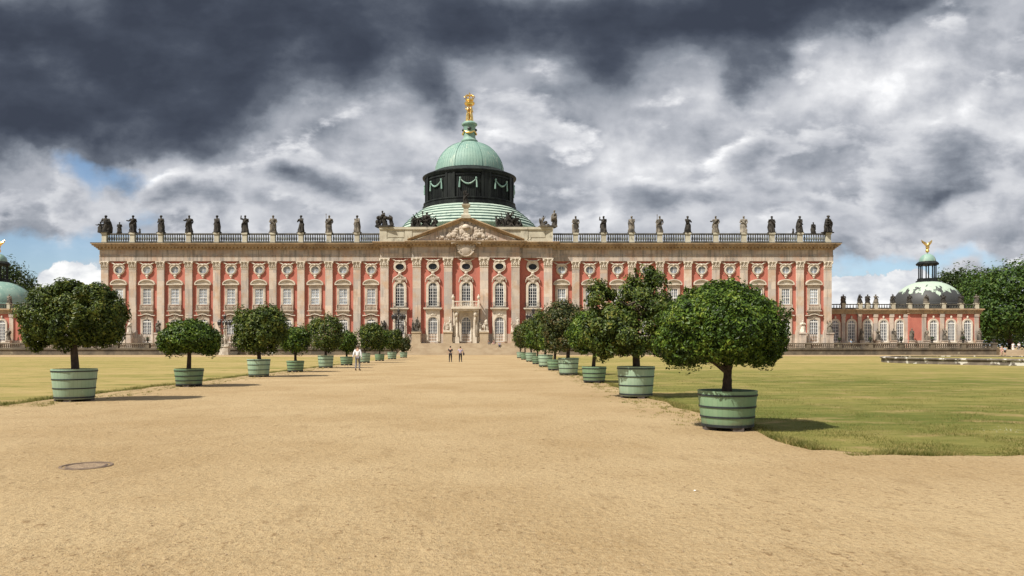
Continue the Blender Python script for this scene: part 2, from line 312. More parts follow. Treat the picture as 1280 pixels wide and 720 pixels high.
# ------------------------------------------------------------------ mesh builder
class MB:
    def __init__(s): s.v = []; s.f = []
    def add(s, vs, fs):
        o = len(s.v); s.v += [tuple(q) for q in vs]; s.f += [tuple(i+o for i in f) for f in fs]; return s
    def box(s, x0, x1, y0, y1, z0, z1):
        return s.add([(x0,y0,z0),(x1,y0,z0),(x1,y1,z0),(x0,y1,z0),(x0,y0,z1),(x1,y0,z1),(x1,y1,z1),(x0,y1,z1)],
              [(0,3,2,1),(4,5,6,7),(0,1,5,4),(1,2,6,5),(2,3,7,6),(3,0,4,7)])
    def rings(s, rs, cap=True):
        n = len(rs[0]); vs = [p for r in rs for p in r]; fs = []
        for k in range(len(rs)-1):
            for i in range(n):
                j = (i+1) % n; fs.append((k*n+i, k*n+j, (k+1)*n+j, (k+1)*n+i))
        if cap: fs.append(tuple(range(n-1,-1,-1))); fs.append(tuple((len(rs)-1)*n+i for i in range(n)))
        return s.add(vs, fs)
    def lathe(s, prof, n=24, c=(0,0,0), cap=True, sx=1, sy=1, ph=0.0):
        return s.rings([[(c[0]+r*sx*math.cos(ph+2*math.pi*i/n), c[1]+r*sy*math.sin(ph+2*math.pi*i/n), c[2]+z) for i in range(n)] for (r, z) in prof], cap)
    def loft(s, secs, n=14, fold=0.0, k=7, ph=0.0):
        rs = []
        for (cx, cy, z, rx, ry, fw) in secs:
            rs.append([(cx+rx*(1+fold*fw*math.sin(k*a+ph+z*3))*math.cos(a), cy+ry*(1+fold*fw*math.sin(k*a+ph+z*3))*math.sin(a), z)
                       for a in [2*math.pi*i/n for i in range(n)]])
        return s.rings(rs)
    def tube(s, pts, rad, n=8):
        pts = [Vector(p) for p in pts]
        if not isinstance(rad, (list, tuple)): rad = [rad]*len(pts)
        rs = []
        up = Vector((0,0,1))
        for i, p in enumerate(pts):
            d = (pts[min(i+1,len(pts)-1)]-pts[max(i-1,0)])
            if d.length < 1e-9: d = Vector((0,0,1))
            d.normalize(); a = d.cross(up)
            if a.length < 1e-3: a = d.cross(Vector((0,1,0)))
            a.normalize(); b = d.cross(a)
            rs.append([p+(a*math.cos(2*math.pi*j/n)+b*math.sin(2*math.pi*j/n))*rad[i] for j in range(n)])
        return s.rings(rs)
    def ball(s, c, r, n=10, m=6):
        if not isinstance(r, (list, tuple)): r = (r, r, r)
        rs = []
        for k in range(1, m):
            t = math.pi*k/m
            rs.append([(c[0]+r[0]*math.sin(t)*math.cos(2*math.pi*i/n), c[1]+r[1]*math.sin(t)*math.sin(2*math.pi*i/n), c[2]-r[2]*math.cos(t)) for i in range(n)])
        return s.rings(rs)
    def prism(s, pts, y0, y1):       # outline in xz, extruded along y (pts anticlockwise seen from -y)
        n = len(pts); vs = [(x,y0,z) for x,z in pts]+[(x,y1,z) for x,z in pts]
        fs = [tuple(range(n)), tuple(range(2*n-1, n-1, -1))]+[(j, i, i+n, j+n) for i in range(n) for j in [(i+1)%n]]
        return s.add(vs, fs)
    def frame(s, inn, out, yf, yb, closed=False):   # ring between two outlines, front at yf, back at yb
        n = len(inn); o = n
        vs = [(x,yf,z) for x,z in inn]+[(x,yf,z) for x,z in out]+[(x,yb,z) for x,z in inn]+[(x,yb,z) for x,z in out]
        fs = []
        rngi = range(n) if closed else range(n-1)
        for i in rngi:
            j = (i+1)%n
            fs += [(i,j,n+j,n+i), (n+i,n+j,3*n+j,3*n+i), (j,i,2*n+i,2*n+j)]
        if not closed: fs += [(0,n,3*n,2*n), (n-1,3*n-1,4*n-1,2*n-1)]
        return s.add(vs, fs)
    def merge(s, o, mtx):
        return s.add([mtx @ Vector(p) for p in o.v], o.f)
    def mesh(s, name, m, smooth=False):
        me = bpy.data.meshes.new(name); me.from_pydata(s.v, [], s.f); me.materials.append(m)
        if smooth: me.polygons.foreach_set('use_smooth', [True]*len(me.polygons))
        import bmesh
        b = bmesh.new(); b.from_mesh(me); bmesh.ops.recalc_face_normals(b, faces=b.faces); b.to_mesh(me); b.free()
        if smooth:
            try: me.set_sharp_from_angle(angle=R(40))
            except Exception: pass
        me.update(); return me
def put(name, me, parent=None, loc=(0,0,0), rz=0.0, sc=None):
    o = bpy.data.objects.new(name, me); COL.objects.link(o); o.location = loc; o.rotation_euler = (0,0,rz)
    if sc is not None: o.scale = sc if isinstance(sc, (tuple, list)) else (sc,)*3
    if parent is not None: o.parent = parent
    return o
def part(name, mb, m, parent=None, loc=(0,0,0), smooth=False): return put(name, mb.mesh(name, m, smooth), parent, loc)
def tag(o, label, cat, group=None):
    o['label'] = label; o['category'] = cat
    if group: o['group'] = group
    return o
def empty(name, loc, rz=0.0): return put(name, None, None, loc, rz)
def structure(o, kind='structure'): o['kind'] = kind; return o
def P(px, py, Y): return Vector(((px-VX)*Y/F, Y, CAMZ+(VY-py)*Y/F))
def G(px, py): Y = F*CAMZ/(py-VY); return Vector(((px-VX)*Y/F, Y, 0))
def copy_tree(o, parent=None):
    c = o.copy(); COL.objects.link(c)
    if parent is not None: c.parent = parent
    for ch in list(o.children): copy_tree(ch, c)
    return c
ORD = ['first','second','third','fourth','fifth','sixth','seventh','eighth','ninth','tenth','eleventh','twelfth']

# ------------------------------------------------------------------ ground
g = MB(); g.add([(-1500,-60,0),(1500,-60,0),(1500,2500,0),(-1500,2500,0)], [(0,1,2,3)])
structure(part('ground', g, M['sand']))
def lawn(name, outline):
    mb = MB(); mb.add([(x,y,.004) for x,y in outline], [tuple(range(len(outline)))])
    structure(part(name, mb, M['lawn']))
def wob(x, y, s): return x+.10*math.sin(y*1.7+s)+.06*math.sin(y*4.1+s*2)+.05*math.sin(y*9.3+s)+.035*math.sin(y*17.7+s*3)
RL = [(wob(5.35,y,1), y) for y in np.arange(13.0, 60, .12)]
FE = [(x, 11.66+.05*math.sin(x*2.3)+.04*math.sin(x*6.1+1)+.03*math.sin(x*13.7)-.006*x) for x in np.arange(29.5, 6.2, -.12)]
rl = [(120,11.4),(120,127),(5.6,127)] + RL[::-1] + [(5.38,12.6),(5.55,12.2),(5.8,11.95)] + FE[::-1]
lawn('lawn', rl)
LL = [(wob(-14.1,y,2), y) for y in np.arange(13.0, 60, .5)]
lawn('lawn', [(-14.2,13)]+LL[1:]+[(-14.0,122),(-130,118),(-130,13)])
# ------------------------------------------------------------------ palace (local: x from its axis, -y towards the camera)
PAL = tag(empty('palace', (-5.0, 155, 0)), 'long red baroque palace with sandstone pilasters, central pediment and green copper dome', 'palace')
def arc(hw, z0, rise, n=12):         # outline from bottom-left up over an arch to bottom-right: spring z0-> top z0+rise handled by caller
    return [(-hw*math.cos(math.pi*i/n), z0+rise*math.sin(math.pi*i/n)) for i in range(n+1)]
def arch_path(hw, zb, zs, rise, n=12): return [(-hw, zb)]+arc(hw, zs, rise, n)+[(hw, zb)]
def ornament(mb, cx, cz, wx, wz, y, n, seed, d=.18):
    r = random.Random(seed)
    for k in range(n):
        a = r.uniform(0, 2*math.pi); q = math.sqrt(r.random())
        x = wx*q*math.cos(a); z = wz*q*math.sin(a); s = r.uniform(.45, 1)*min(wx, wz)*.42
        mb.ball((cx+x, y, cz+z), (s*r.uniform(.6,1.3), d, s*r.uniform(.6,1.3)), 7, 5)
        mb.ball((cx-x, y, cz+z), (s*.9, d, s), 7, 5)
def put_bars(mb, hw, zb, zs, rise, nx, nz, y, thick=.055, main=True, flat=False):
    def top(x):
        if rise <= 0: return zs
        return zs+rise*math.sqrt(max(0, 1-(x/hw)**2))
    for i in range(1, nx):
        x = -hw+2*hw*i/nx; t = thick*(2.0 if main and i*2 == nx else 1)
        mb.box(x-t/2, x+t/2, y, y+.05, zb, top(x)-.02)
    zt = zs+rise
    for k in range(1, nz):
        z = zb+(zt-zb)*k/nz
        ww = hw if z < zs or rise <= 0 else hw*math.sqrt(max(0, 1-((z-zs)/rise)**2))
        mb.box(-ww, ww, y-.012, y+.038, z-thick/2, z+thick/2)
    zz = zs if rise > 0 else zb+(zt-zb)*.42
    mb.box(-hw, hw, y-.024, y+.03, zz-thick*1.3, zz+thick*1.3)
    mb.frame(arch_path(hw-.10, zb+.1, zs, max(rise-.1, .0)), arch_path(hw+.02, zb-.02, zs, rise+.02), y-.04, y+.06)
    mb.box(-hw, hw, y-.035, y+.05, zb, zb+.1)

MESH = {}
def keep(k, mb, m, smooth=False): MESH[k] = mb.mesh(k, m, smooth)
# --- side bay, upper window
zb, zs = 10.45, 13.65
a = MB()
a.frame([(-.86,zb),(-.86,zs),(.86,zs),(.86,zb)], [(-1.32,zb-.3),(-1.32,14.45),(1.32,14.45),(1.32,zb-.3)], -.22, 0.02)
a.box(-1.2,1.2,-.20,.012,9.161,10.149); a.box(-1.28, 1.28, -.30, .01, 8.45, 8.98); a.box(-1.5, 1.5, -.72, .01, 8.98, 9.16)
keep('window_frame_u', a, M['oldtrim'])
a = MB(); a.box(-1.7, 1.7, -.55, .01, 14.46, 14.66); a.prism([(-1.5,14.66)]+[(1.5*q,14.66+.78*math.sqrt(max(0,1-q*q))) for q in [1,.92,.8,.6,.4,.2,0,-.2,-.4,-.6,-.8,-.92]], -.20, .01)
inn = [(1.55*math.cos(t), 14.66+.80*math.sin(t)) for t in [math.pi*i/14 for i in range(15)]]
outt = [(1.74*math.cos(t), 14.66+1.03*math.sin(t)) for t in [math.pi*i/14 for i in range(15)]]
a.frame(inn, outt, -.5, .01); keep('pediment_u', a, M['trim'])
a = MB(); a.add([(-.87,-.05,zb),(.87,-.05,zb),(.87,-.05,zs),(-.87,-.05,zs)], [(0,1,2,3)]); keep('pane_u', a, M['skyglass'])
a = MB(); put_bars(a, .86, zb, zs, 0, 4, 5, -.12); keep('sash_u', a, M['white'])
a = MB(); a.box(-1.28,1.28,-.62,-.5,10.3,10.42); a.box(-1.28,1.28,-.60,-.52,9.17,9.27)
for i in range(9):
    x = -1.2+2.4*i/8; a.lathe([(.045,9.27),(.10,9.5),(.05,9.8),(.06,10.3)], 6, (x,-.56,0))
a.box(-1.3,-1.2,-.61,0,9.27,10.3); a.box(1.2,1.3,-.61,0,9.27,10.3)
keep('balcony_u', a, M['oldtrim'])
# --- side bay, lower window
zb, zs, rs = 2.55, 6.85, .55
a = MB(); a.frame(arch_path(.92,zb,zs,rs), arch_path(1.32,zb,zs+.75,.40), -.24, .02)
a.box(-1.32,1.32,-.3,.01,2.0,2.548); ornament(a, 0, 7.95, .42, .38, -.2, 7, 3)
keep('window_frame_l', a, M['oldtrim'])
a = MB(); pth = [(-1.75,8.02),(-1.0,8.06),(-.6,8.24),(0,8.36),(.6,8.24),(1.0,8.06),(1.75,8.02)]; a.frame(pth, [(x,z+.2) for x,z in pth], -.55, .01); keep('hood_l', a, M['trim'])
a = MB(); a.prism(arch_path(.93,zb,zs,rs)[::-1], -.05, .0); keep('pane_l', a, M['midglass'])
a = MB(); put_bars(a, .92, zb, zs, rs, 4, 7, -.12); keep('sash_l', a, M['white'])
# --- centre bay, upper window
zb, zs, rs = 9.98, 13.95, .92
a = MB(); a.frame(arch_path(.92,zb,zs,rs), arch_path(1.38,zb,zs+.1,1.35), -.32, .02)
a.box(-1.9,1.9,-.85,.01,9.42,9.66); a.box(-1.75,1.75,-.6,.01,9.2,9.42); a.box(-1.4,1.4,-.34,.01,9.66,9.975); keep('window_frame_cu', a, M['trim'])
a = MB(); ornament(a, 0, 15.55, 1.15, .75, -.3, 12, 11, .28); a.box(-.3,.3,-.5,0,14.9,15.9)
for s in (-1,1): a.tube([(s*1.45,-.3,14.9),(s*1.3,-.35,15.5),(s*.8,-.4,16.0),(0,-.45,16.5)], [.13,.16,.18,.2], 6)
keep('crest_cu', a, M['oldtrim'], True)
a = MB(); a.prism(arch_path(.93,zb,zs,rs)[::-1], -.05, .0); keep('pane_cu', a, M['glass'])
a = MB(); put_bars(a, .92, zb, zs, rs, 4, 8, -.12, .05); keep('sash_cu', a, M['white'])
a = MB(); a.box(-1.6,1.6,-.74,-.68,10.62,10.68); a.box(-1.6,1.6,-.74,-.68,9.72,9.76)
for i in range(17): x = -1.58+3.16*i/16; a.box(x-.018,x+.018,-.73,-.69,9.66,10.62)
for s in (-1,1): a.box(s*1.6-.06,s*1.6+.06,-.76,-.64,9.661,10.75); a.box(s*1.59-.02,s*1.59+.02,-.68,0,10.6,10.66)
keep('railing_cu', a, M['iron'])
# --- centre bay, lower window
zb, zs, rs = 2.7, 6.85, .95
a = MB(); a.frame(arch_path(.95,zb,zs,rs), arch_path(1.45,zb,9.15,.02), -.3, .02); ornament(a, 0, 8.35, .6, .4, -.3, 9, 5, .2)
a.frame(arch_path(1.0,zb,zs,1.0), arch_path(1.18,zb,zs,1.18), -.40, -.29); keep('window_frame_cl', a, M['trim'])
a = MB(); a.prism(arch_path(.96,zb,zs,rs)[::-1], -.05, .0); keep('pane_cl', a, M['midglass'])
a = MB(); put_bars(a, .95, zb, zs, rs, 4, 8, -.12, .05); keep('sash_cl', a, M['white'])
# --- oval windows
def oval(rx, rz, n=24): return [(rx*math.cos(2*math.pi*i/n), rz*math.sin(2*math.pi*i/n)) for i in range(n)]
for k, (rx, rz, orx, orz, cz) in {'s': (.80,.74,1.12,1.05,17.6), 'c': (.88,.64,1.32,1.12,18.15)}.items():
    a = MB(); a.frame([(x,z+cz) for x,z in oval(rx,rz)], [(x,z+cz) for x,z in oval(orx,orz)], -.28, .02, True)
    a.frame([(x,z+cz) for x,z in oval(rx*1.02,rz*1.02)], [(x,z+cz) for x,z in oval(rx*1.16,rz*1.16)], -.36, -.27, True)
    a.ball((0,-.2,cz-orz-.18), (.36,.2,.28)); a.ball((0,-.18,cz-orz-.5), (.2,.16,.24)); a.ball((0,-.26,cz+orz+.02), (.3,.26,.26))
    for s in (-1,1):
        a.tube([(s*.2,-.22,cz+orz+.12),(s*.8,-.26,cz+orz+.06),(s*1.25,-.24,cz+orz+.34),(s*1.75,-.18,cz+orz+.52)], [.2,.17,.14,.06], 6)
        a.tube([(s*.5,-.2,cz+orz-.1),(s*1.0,-.22,cz+orz-.22),(s*1.22,-.2,cz+orz-.6)], [.12,.13,.06], 6)
    keep('oval_frame_'+k, a, M['trim'], True)
    a = MB(); a.prism([(x,z+cz) for x,z in oval(rx*1.01,rz*1.01)], -.05, 0); keep('oval_pane_'+k, a, M['skyglass'] if k == 's' else M['glass'])
    a = MB(); a.box(-.03,.03,-.1,-.06,cz-rz+.02,cz+rz-.02); a.box(-rx+.02,rx-.02,-.11,-.065,cz-.03,cz+.03)
    if k == 'c':
        for x in (-.44,.44): a.box(x-.02,x+.02,-.1,-.06,cz-rz*.8,cz+rz*.8)
        for z in (-.3,.3): a.box(-rx*.8,rx*.8,-.105,-.06,cz+z-.02,cz+z+.02)
    keep('oval_sash_'+k, a, M['white'] if k == 's' else M['iron'])
# --- pilaster and capital
def capital(hw, z0, z1, dpt):
    a = MB(); h = z1-z0
    a.box(-hw*1.0,hw*1.0,-dpt,0,z0+.08,z0+h*.86); a.box(-hw*1.06,hw*1.06,-dpt-.06,0,z0-.06,z0+.079)
    a.box(-hw*1.32,hw*1.32,-dpt-.26,0,z1-h*.14,z1-.003)
    for row, (zz, n, s) in enumerate(((.30,4,.16),(.60,3,.17))):
        for i in range(n):
            x = -hw*.86+1.72*hw*i/(n-1); a.ball((x,-dpt-.05,z0+h*zz), (hw*.27,.17,h*.17), 6, 5); a.ball((x,-dpt-.17,z0+h*(zz+.11)), (hw*.2,.13,h*.06), 6, 4)
    for s in (-1,1): a.ball((s*hw*1.05,-dpt-.16,z0+h*.74), (hw*.26,.2,h*.13), 8, 6)
    a.ball((0,-dpt-.22,z0+h*.86), (hw*.22,.14,h*.12), 6, 5)
    return a
def shaft(hw, zb, z1, dpt, zp):
    a = MB(); a.box(-hw,hw,-dpt,0,zp+.5,z1); a.box(-hw*1.12,hw*1.12,-dpt-.08,0,zp+.18,zp+.499); a.box(-hw*1.2,hw*1.2,-dpt-.14,0,zp,zp+.179)
    a.box(-hw*1.25,hw*1.25,-dpt-.18,0,zb,zp-.002); return a
keep('shaft_s', shaft(.74,1.42,17.7,.48,4.6), M['pilaster']); keep('cap_s', capital(.74,17.76,19.4,.48), M['trim'], True)
keep('shaft_c', shaft(.84,2.36,18.0,.55,4.7), M['pilaster']); keep('cap_c', capital(.84,18.06,19.96,.55), M['trim'], True)

# --- walls
Y5, Y3 = -.8, -1.6            # front planes of the five-bay and three-bay blocks
a = MB(); a.box(-76.1,76.1,0,38,1.4,19.4); part('wall', a, M['red'], PAL)
a = MB(); a.box(-17.7,17.7,Y5,-.002,1.4,19.97); part('wall', a, M['red'], PAL)
a = MB(); a.box(-11.0,11.0,Y3,Y5-.002,2.3,19.96); part('wall', a, M['red'], PAL)
a = MB(); a.box(-76.2,-17.75,-.12,-.003,1.38,4.2); a.box(17.75,76.2,-.12,-.003,1.38,4.2); a.box(-17.8,-11.05,Y5-.12,Y5-.003,1.37,4.25); a.box(11.05,17.8,Y5-.12,Y5-.003,1.37,4.25); a.box(-11.1,11.1,Y3-.12,Y3-.003,2.29,4.3); part('plinth', a, M['stone'], PAL)
def entab(x0, x1, y, z0, zf, z1, over, depth, nm_dent=True):
    a = MB(); h = zf-z0
    a.box(x0,x1,y-.50,depth,z0,z0+h*.42); a.box(x0-.06,x1+.06,y-.56,depth,z0+h*.42+.001,z0+h*.50); a.box(x0+.02,x1-.02,y-.48,depth,z0+h*.50+.001,zf)
    part('frieze', a, M['stone'], PAL)
    c = MB(); H = z1-zf
    for q0, q1, o in ((0,.18,.72),(.42,.62,over*.72),(.62,.86,over*.9),(.86,1.0,over)):
        c.box(x0-o+.5,x1+o-.5,y-o,depth,zf+H*q0+.002,zf+H*q1)
    c.box(x0-.3,x1+.3,y-.78,depth,zf+H*.18+.002,zf+H*.42)
    n = int((x1-x0+1)/.72)
    for i in range(n+1):
        x = x0-.2+(x1-x0+.4)*i/n; c.box(x-.17,x+.17,y-over*.72+.02,y-.781,zf+H*.2,zf+H*.418)
    part('cornice', c, M['cornice'], PAL)
entab(-76.2,76.2,0,19.40,21.75,23.05,1.75,38)
entab(-17.8,17.8,Y5,19.98,22.05,23.20,1.9,10)
entab(-11.1,11.1,Y3,19.985,22.15,23.26,1.9,9)
a = MB(); a.box(-77.49,-17.9,-1.79,3,23.052,23.13); a.box(17.9,77.49,-1.79,3,23.052,23.13); part('cornice_lead', a, M['rail'], PAL)
# --- bays
side_x = [16.9+5.83*k for k in range(11)]; side_w = [16.9+5.83*(k+.5) for k in range(10)]
def window(name, x, y, fr, *subs):
    o = put(name, MESH[fr], PAL, (x, y, 0))
    for nm, k in subs: put(nm, MESH[k], o)
    return o
for s in (-1,1):
    for k, x in enumerate(side_x):
        y = Y5 if k == 0 else 0
        kk = 'c' if k == 0 else 's'
        p = put('pilaster', MESH['shaft_'+kk], PAL, (s*(x if k < 10 else x-.05), y, 0)); put('capital', MESH['cap_'+kk], p)
    for x in side_w:
        window('window', s*x, 0, 'window_frame_u', ('pane','pane_u'), ('sash','sash_u'), ('balcony','balcony_u'), ('window_pediment','pediment_u'))
        window('window', s*x, 0, 'window_frame_l', ('pane','pane_l'), ('sash','sash_l'), ('hood','hood_l'))
        window('oval_window', s*x, 0, 'oval_frame_s', ('pane','oval_pane_s'), ('sash','oval_sash_s'))
    for x in (3.7, 10.15):
        p = put('pilaster', MESH['shaft_c'], PAL, (s*x, Y3, 0)); put('capital', MESH['cap_c'], p)
for x in (-13.75,-6.85,0,6.85,13.75):
    y = Y5 if abs(x) > 12 else Y3
    subs = [('pane','pane_cu'), ('sash','sash_cu'), ('crest','crest_cu')]
    if x: subs.append(('railing','railing_cu'))
    window('window', x, y, 'window_frame_cu', *subs)
    window('door' if x == 0 else 'window', x, y, 'window_frame_cl', ('pane','pane_cl'), ('sash','sash_cl'))
    window('oval_window', x, y, 'oval_frame_c', ('pane','oval_pane_c'), ('sash','oval_sash_c'))
# --- portal under the middle balcony
po = MB()
for s in (-1,1):
    for xx, yy in ((1.78,-1.35),(2.3,-.55)):
        po.lathe([(.38,2.36),(.38,2.8),(.27,2.9),(.30,3.1),(.27,6.0),(.24,8.3),(.36,8.5),(.40,8.95)], 14, (s*xx,Y3+yy,0))
        po.box(s*xx-.42,s*xx+.42,Y3+yy-.42,Y3+yy+.42,2.351,3.6)
    po.box(s*2.2-.5,s*2.2+.5,Y3-.5,Y3-.01,2.352,8.94); po.ball((s*1.9,Y3-1.5,8.3),(.4,.4,.6)); po.ball((s*1.9,Y3-1.6,7.2),(.22,.3,.5))
pt = part('portal', po, M['trim'], PAL, smooth=True)
a = MB(); a.box(-2.7,2.7,Y3-1.9,Y3,8.95,9.35); a.box(-3.0,3.0,Y3-2.2,Y3,9.352,9.7); part('balcony_slab', a, M['trim'], pt)
a = MB()
for i in range(13):
    x = -2.3+4.6*i/12; a.lathe([(.06,9.8),(.13,10.05),(.06,10.4),(.08,10.75)], 7, (x,Y3-1.95,0))
a.box(-2.6,2.6,Y3-2.07,Y3-1.83,10.75,10.95); a.box(-2.6,2.6,Y3-2.07,Y3-1.83,9.702,9.82)
for s in (-1,1):
    a.box(s*2.6-.2,s*2.6+.2,Y3-2.15,Y3-1.75,9.703,11.0); a.box(s*2.6-.1,s*2.6+.1,Y3-1.75,Y3,10.75,10.95)
    a.lathe([(.18,11.0),(.1,11.15),(.32,11.5),(.34,11.75),(.2,11.95),(.12,12.2),(.02,12.35)], 10, (s*2.6,Y3-1.95,0))
part('balcony_balustrade', a, M['trim'], pt)
# --- big crest over the middle bay
a = MB(); a.ball((0,Y3-1.0,21.7), (1.15,.35,1.45), 14, 10)
for s in (-1,1):
    a.tube([(s*1.1,Y3-1.0,22.9),(s*1.75,Y3-1.05,22.2),(s*1.6,Y3-1.0,21.2),(s*.9,Y3-.95,20.5),(0,Y3-.9,20.2)], [.2,.28,.24,.22,.25], 7)
    a.tube([(s*1.2,Y3-1.2,23.0),(s*2.3,Y3-1.5,23.0),(s*3.0,Y3-1.7,22.7)], [.25,.28,.1], 7)
ornament(a, 0, 21.9, 2.1, 1.3, Y3-.95, 16, 21, .3); part('crest', a, M['oldtrim'], PAL, smooth=True)
# --- attic and pediment
at = MB(); at.box(-17.9,17.9,Y5-.30,6,23.201,23.9); at.box(-17.7,17.7,Y5-.12,6,23.902,25.9); at.box(-18.0,18.0,Y5-.42,6,25.902,26.4)
for s in (-1,1):
    for x in (17.2,12.0): at.box(s*x-.75,s*x+.75,Y5-.24,Y5-.11,23.904,25.895)
    at.box(s*14.6-1.7,s*14.6+1.7,Y5-.20,Y5-.115,24.3,25.4)
    for k in range(2): at.add([(s*12.4+.6*k,Y5-.13,23.9),(s*12.4+.6*k+.5,Y5-.13,23.9),(s*12.4+.6*k+.25,Y5-.5,23.9),(s*12.4+.6*k+.25,Y5-.13,25.2)], [(0,1,2),(0,2,3),(1,3,2)])
part('attic', at, M['parapet'], PAL)
pz, pa, hw = 23.28, 28.45, 11.9
a = MB(); a.prism([(-hw+.9,pz),(hw-.9,pz),(0,pa-.55)], Y3-.50, Y5-.6); tym = part('tympanum', a, M['stone'], PAL)
a = MB(); ornament(a, 0, 25.0, 2.6, 1.5, Y3-.6, 30, 31, .35); ornament(a, 0, 24.0, 6.0, .65, Y3-.6, 34, 33, .28); ornament(a, 0, 24.9, 4.2, 1.2, Y3-.58, 30, 35, .22); ornament(a, 0, 26.2, 1.6, .9, Y3-.6, 14, 36, .3)
for s in (-1,1):
    for (x,z,r0) in ((2.6,24.7,.6),(3.6,24.3,.5),(4.8,24.1,.45)): a.ball((s*x,Y3-.6,z), (r0,.35,r0*.8), 8, 6)
a.lathe([(.9,0),(.95,.3),(.6,.8),(.15,1.0)], 10, (0,Y3-.6,25.9)); part('relief', a, M['oldtrim'], tym, smooth=True)
a = MB(); sl = Vector((hw,0,pa-pz)).normalized(); nrm = Vector((-sl.z,0,sl.x))
for s in (-1,1):
    for t0, t1, o in ((-.95,-.60,.62),(-.60,-.25,.95),(-.25,.0,1.3)):
        q = [(-hw,pz),(0,pa)]
        pts = [(x+n_*0, z+t) for (x,z) in q for n_ in (0,) for t in (t0,)]
        A0 = (s*-hw+ s*(-t0)*1.0, pz+max(t0+.95,0)*.15); 
        o0 = [(-hw-.1, pz+.02+(t0+.95)*.45), (0, pa+t0*1.05)]; o1 = [(-hw-.1, pz+.02+(t1+.95)*.45), (0, pa+t1*1.05)]
        poly = [o0[0], o0[1], o1[1], o1[0]]
        if s == 1: poly = [(-x,z) for x,z in poly]
        a.prism(poly, Y3-.1-o, Y5-.5)
part('raking_cornice', a, M['cornice'], tym)
a = MB(); a.box(-.95,.95,Y3-1.6,Y3-.1,27.9,28.6); a.lathe([(1.0,28.6),(.72,28.9),(.68,30.0),(1.15,30.5),(1.25,30.8)], 4, (0,Y3-.85,0), ph=math.pi/4); part('acroterion', a, M['parapet'], PAL)
# --- roof balustrade
bal = MB()
for i in range(9):
    x = -1.96+3.92*i/8; bal.lathe([(.17,23.55),(.10,23.68),(.22,24.0),(.20,24.25),(.09,24.6),(.11,24.85),(.18,24.93)], 7, (x,-.2,0))
MESH['balusters'] = bal.mesh('balusters', M['baluster'])
bb = MB(); bb.box(-2.33,2.33,-.5,.12,23.131,23.5); bb.box(-2.33,2.33,-.36,-.04,23.5,23.56); MESH['bal_base'] = bb.mesh('bal_base', M['baluster'])
br = MB(); br.box(-2.33,2.33,-.48,.08,24.93,25.2); MESH['bal_rail'] = br.mesh('bal_rail', M['rail'])
pd = MB(); pd.box(-.55,.55,-.68,.42,23.131,23.6); pd.box(-.48,.48,-.6,.34,23.6,24.95); pd.box(-.6,.6,-.75,.5,24.951,25.3); MESH['pedestal'] = pd.mesh('pedestal', M['parapet'])
for s in (-1,1):
    for k, x in enumerate(side_x):
        if k: put('pedestal', MESH['pedestal'], PAL, (s*(x+.0), 0, 0))
    for k, x in enumerate(side_w):
        sx = (5.83-1.2)/4.66 if k else (x+5.83/2-.6-17.95)/4.66
        xx = x if k else (x+5.83/2-.6+17.95)/2
        b0 = put('balustrade', MESH['bal_base'], PAL, (s*xx,0,0), sc=(sx,1,1)); put('baluster_row', MESH['balusters'], b0); put('handrail', MESH['bal_rail'], b0)
a = MB(); a.box(-75,75,3,38,23.05,23.4); part('roof', a, M['palecopper'], PAL)

# --- dome
DC = (0, 23.0)
def dl(prof, n=48, cap=True): m = MB(); m.lathe(prof, n, (DC[0],DC[1],0), cap); return m
sk = []
R0, R1, Z0, Z1 = 16.2, 10.95, 29.0, 34.1
for k in range(7):
    t0, t1 = k/7, (k+1)/7
    f = lambda t: (R1+(R0-R1)*(1-math.sin(t*math.pi/2*.92)/math.sin(math.pi/2*.92)) if False else R0-(R0-R1)*(t**1.35), Z0+(Z1-Z0)*t)
    r0, z0 = f(t0); r1, z1 = f(t1)
    sk += [(r0+.16, z0), (r0+.16, z0+.10), (r1+.0, z1-.02)]
part('dome_skirt', dl(sk, 64), M['palecopper'], PAL)
a = MB()
for k in range(1,7): 
    r0, z0 = R0-(R0-R1)*((k/7)**1.35), Z0+(Z1-Z0)*k/7
    a.lathe([(r0+.05,z0-.14),(r0+.30,z0-.12),(r0+.30,z0+.02),(r0+.05,z0+.06)], 64, (DC[0],DC[1],0), False)
part('skirt_joint', a, M['rib'], PAL)
part('dome_base', dl([(10.95,34.00),(11.2,34.05),(11.2,34.64),(10.85,34.73),(10.85,35.08),(11.0,35.18),(11.0,35.45),(10.6,35.57)]), M['darkcopper'], PAL)
dr = part('drum', dl([(10.45,35.45),(10.45,41.10)], 96), M['darkcopper'], PAL)
a = MB()
def cyl(ang, r, z): return (DC[0]+r*math.sin(ang), DC[1]-r*math.cos(ang), z)
def plate(mb, a0, a1, z0, z1, r0, r1, n=4):
    rs = [[cyl(t,r0,z0),cyl(t,r1,z0),cyl(t,r1,z1),cyl(t,r0,z1)] for t in [a0+(a1-a0)*i/n for i in range(n+1)]]
    mb.rings([[Vector(q) for q in r] for r in rs])
for k in range(8):
    c = R(45*k+22.5)
    plate(a, c-R(6.2), c+R(6.2), 35.45, 41.10, 10.3, 10.72)
    for t in (-5,5): plate(a, c+R(t-1.2), c+R(t+1.2), 35.45, 41.10, 10.6, 10.85, 2)
    for q in range(12):
        t = R(45*k)+R(-15+30*q/11); plate(a, t-R(.16), t+R(.16), 35.67, 40.54, 10.4, 10.55, 1)
    plate(a, R(45*k-15.5), R(45*k+15.5), 40.44, 40.76, 10.4, 10.65, 6)
part('drum_panels', a, M['darkcopper'], dr)
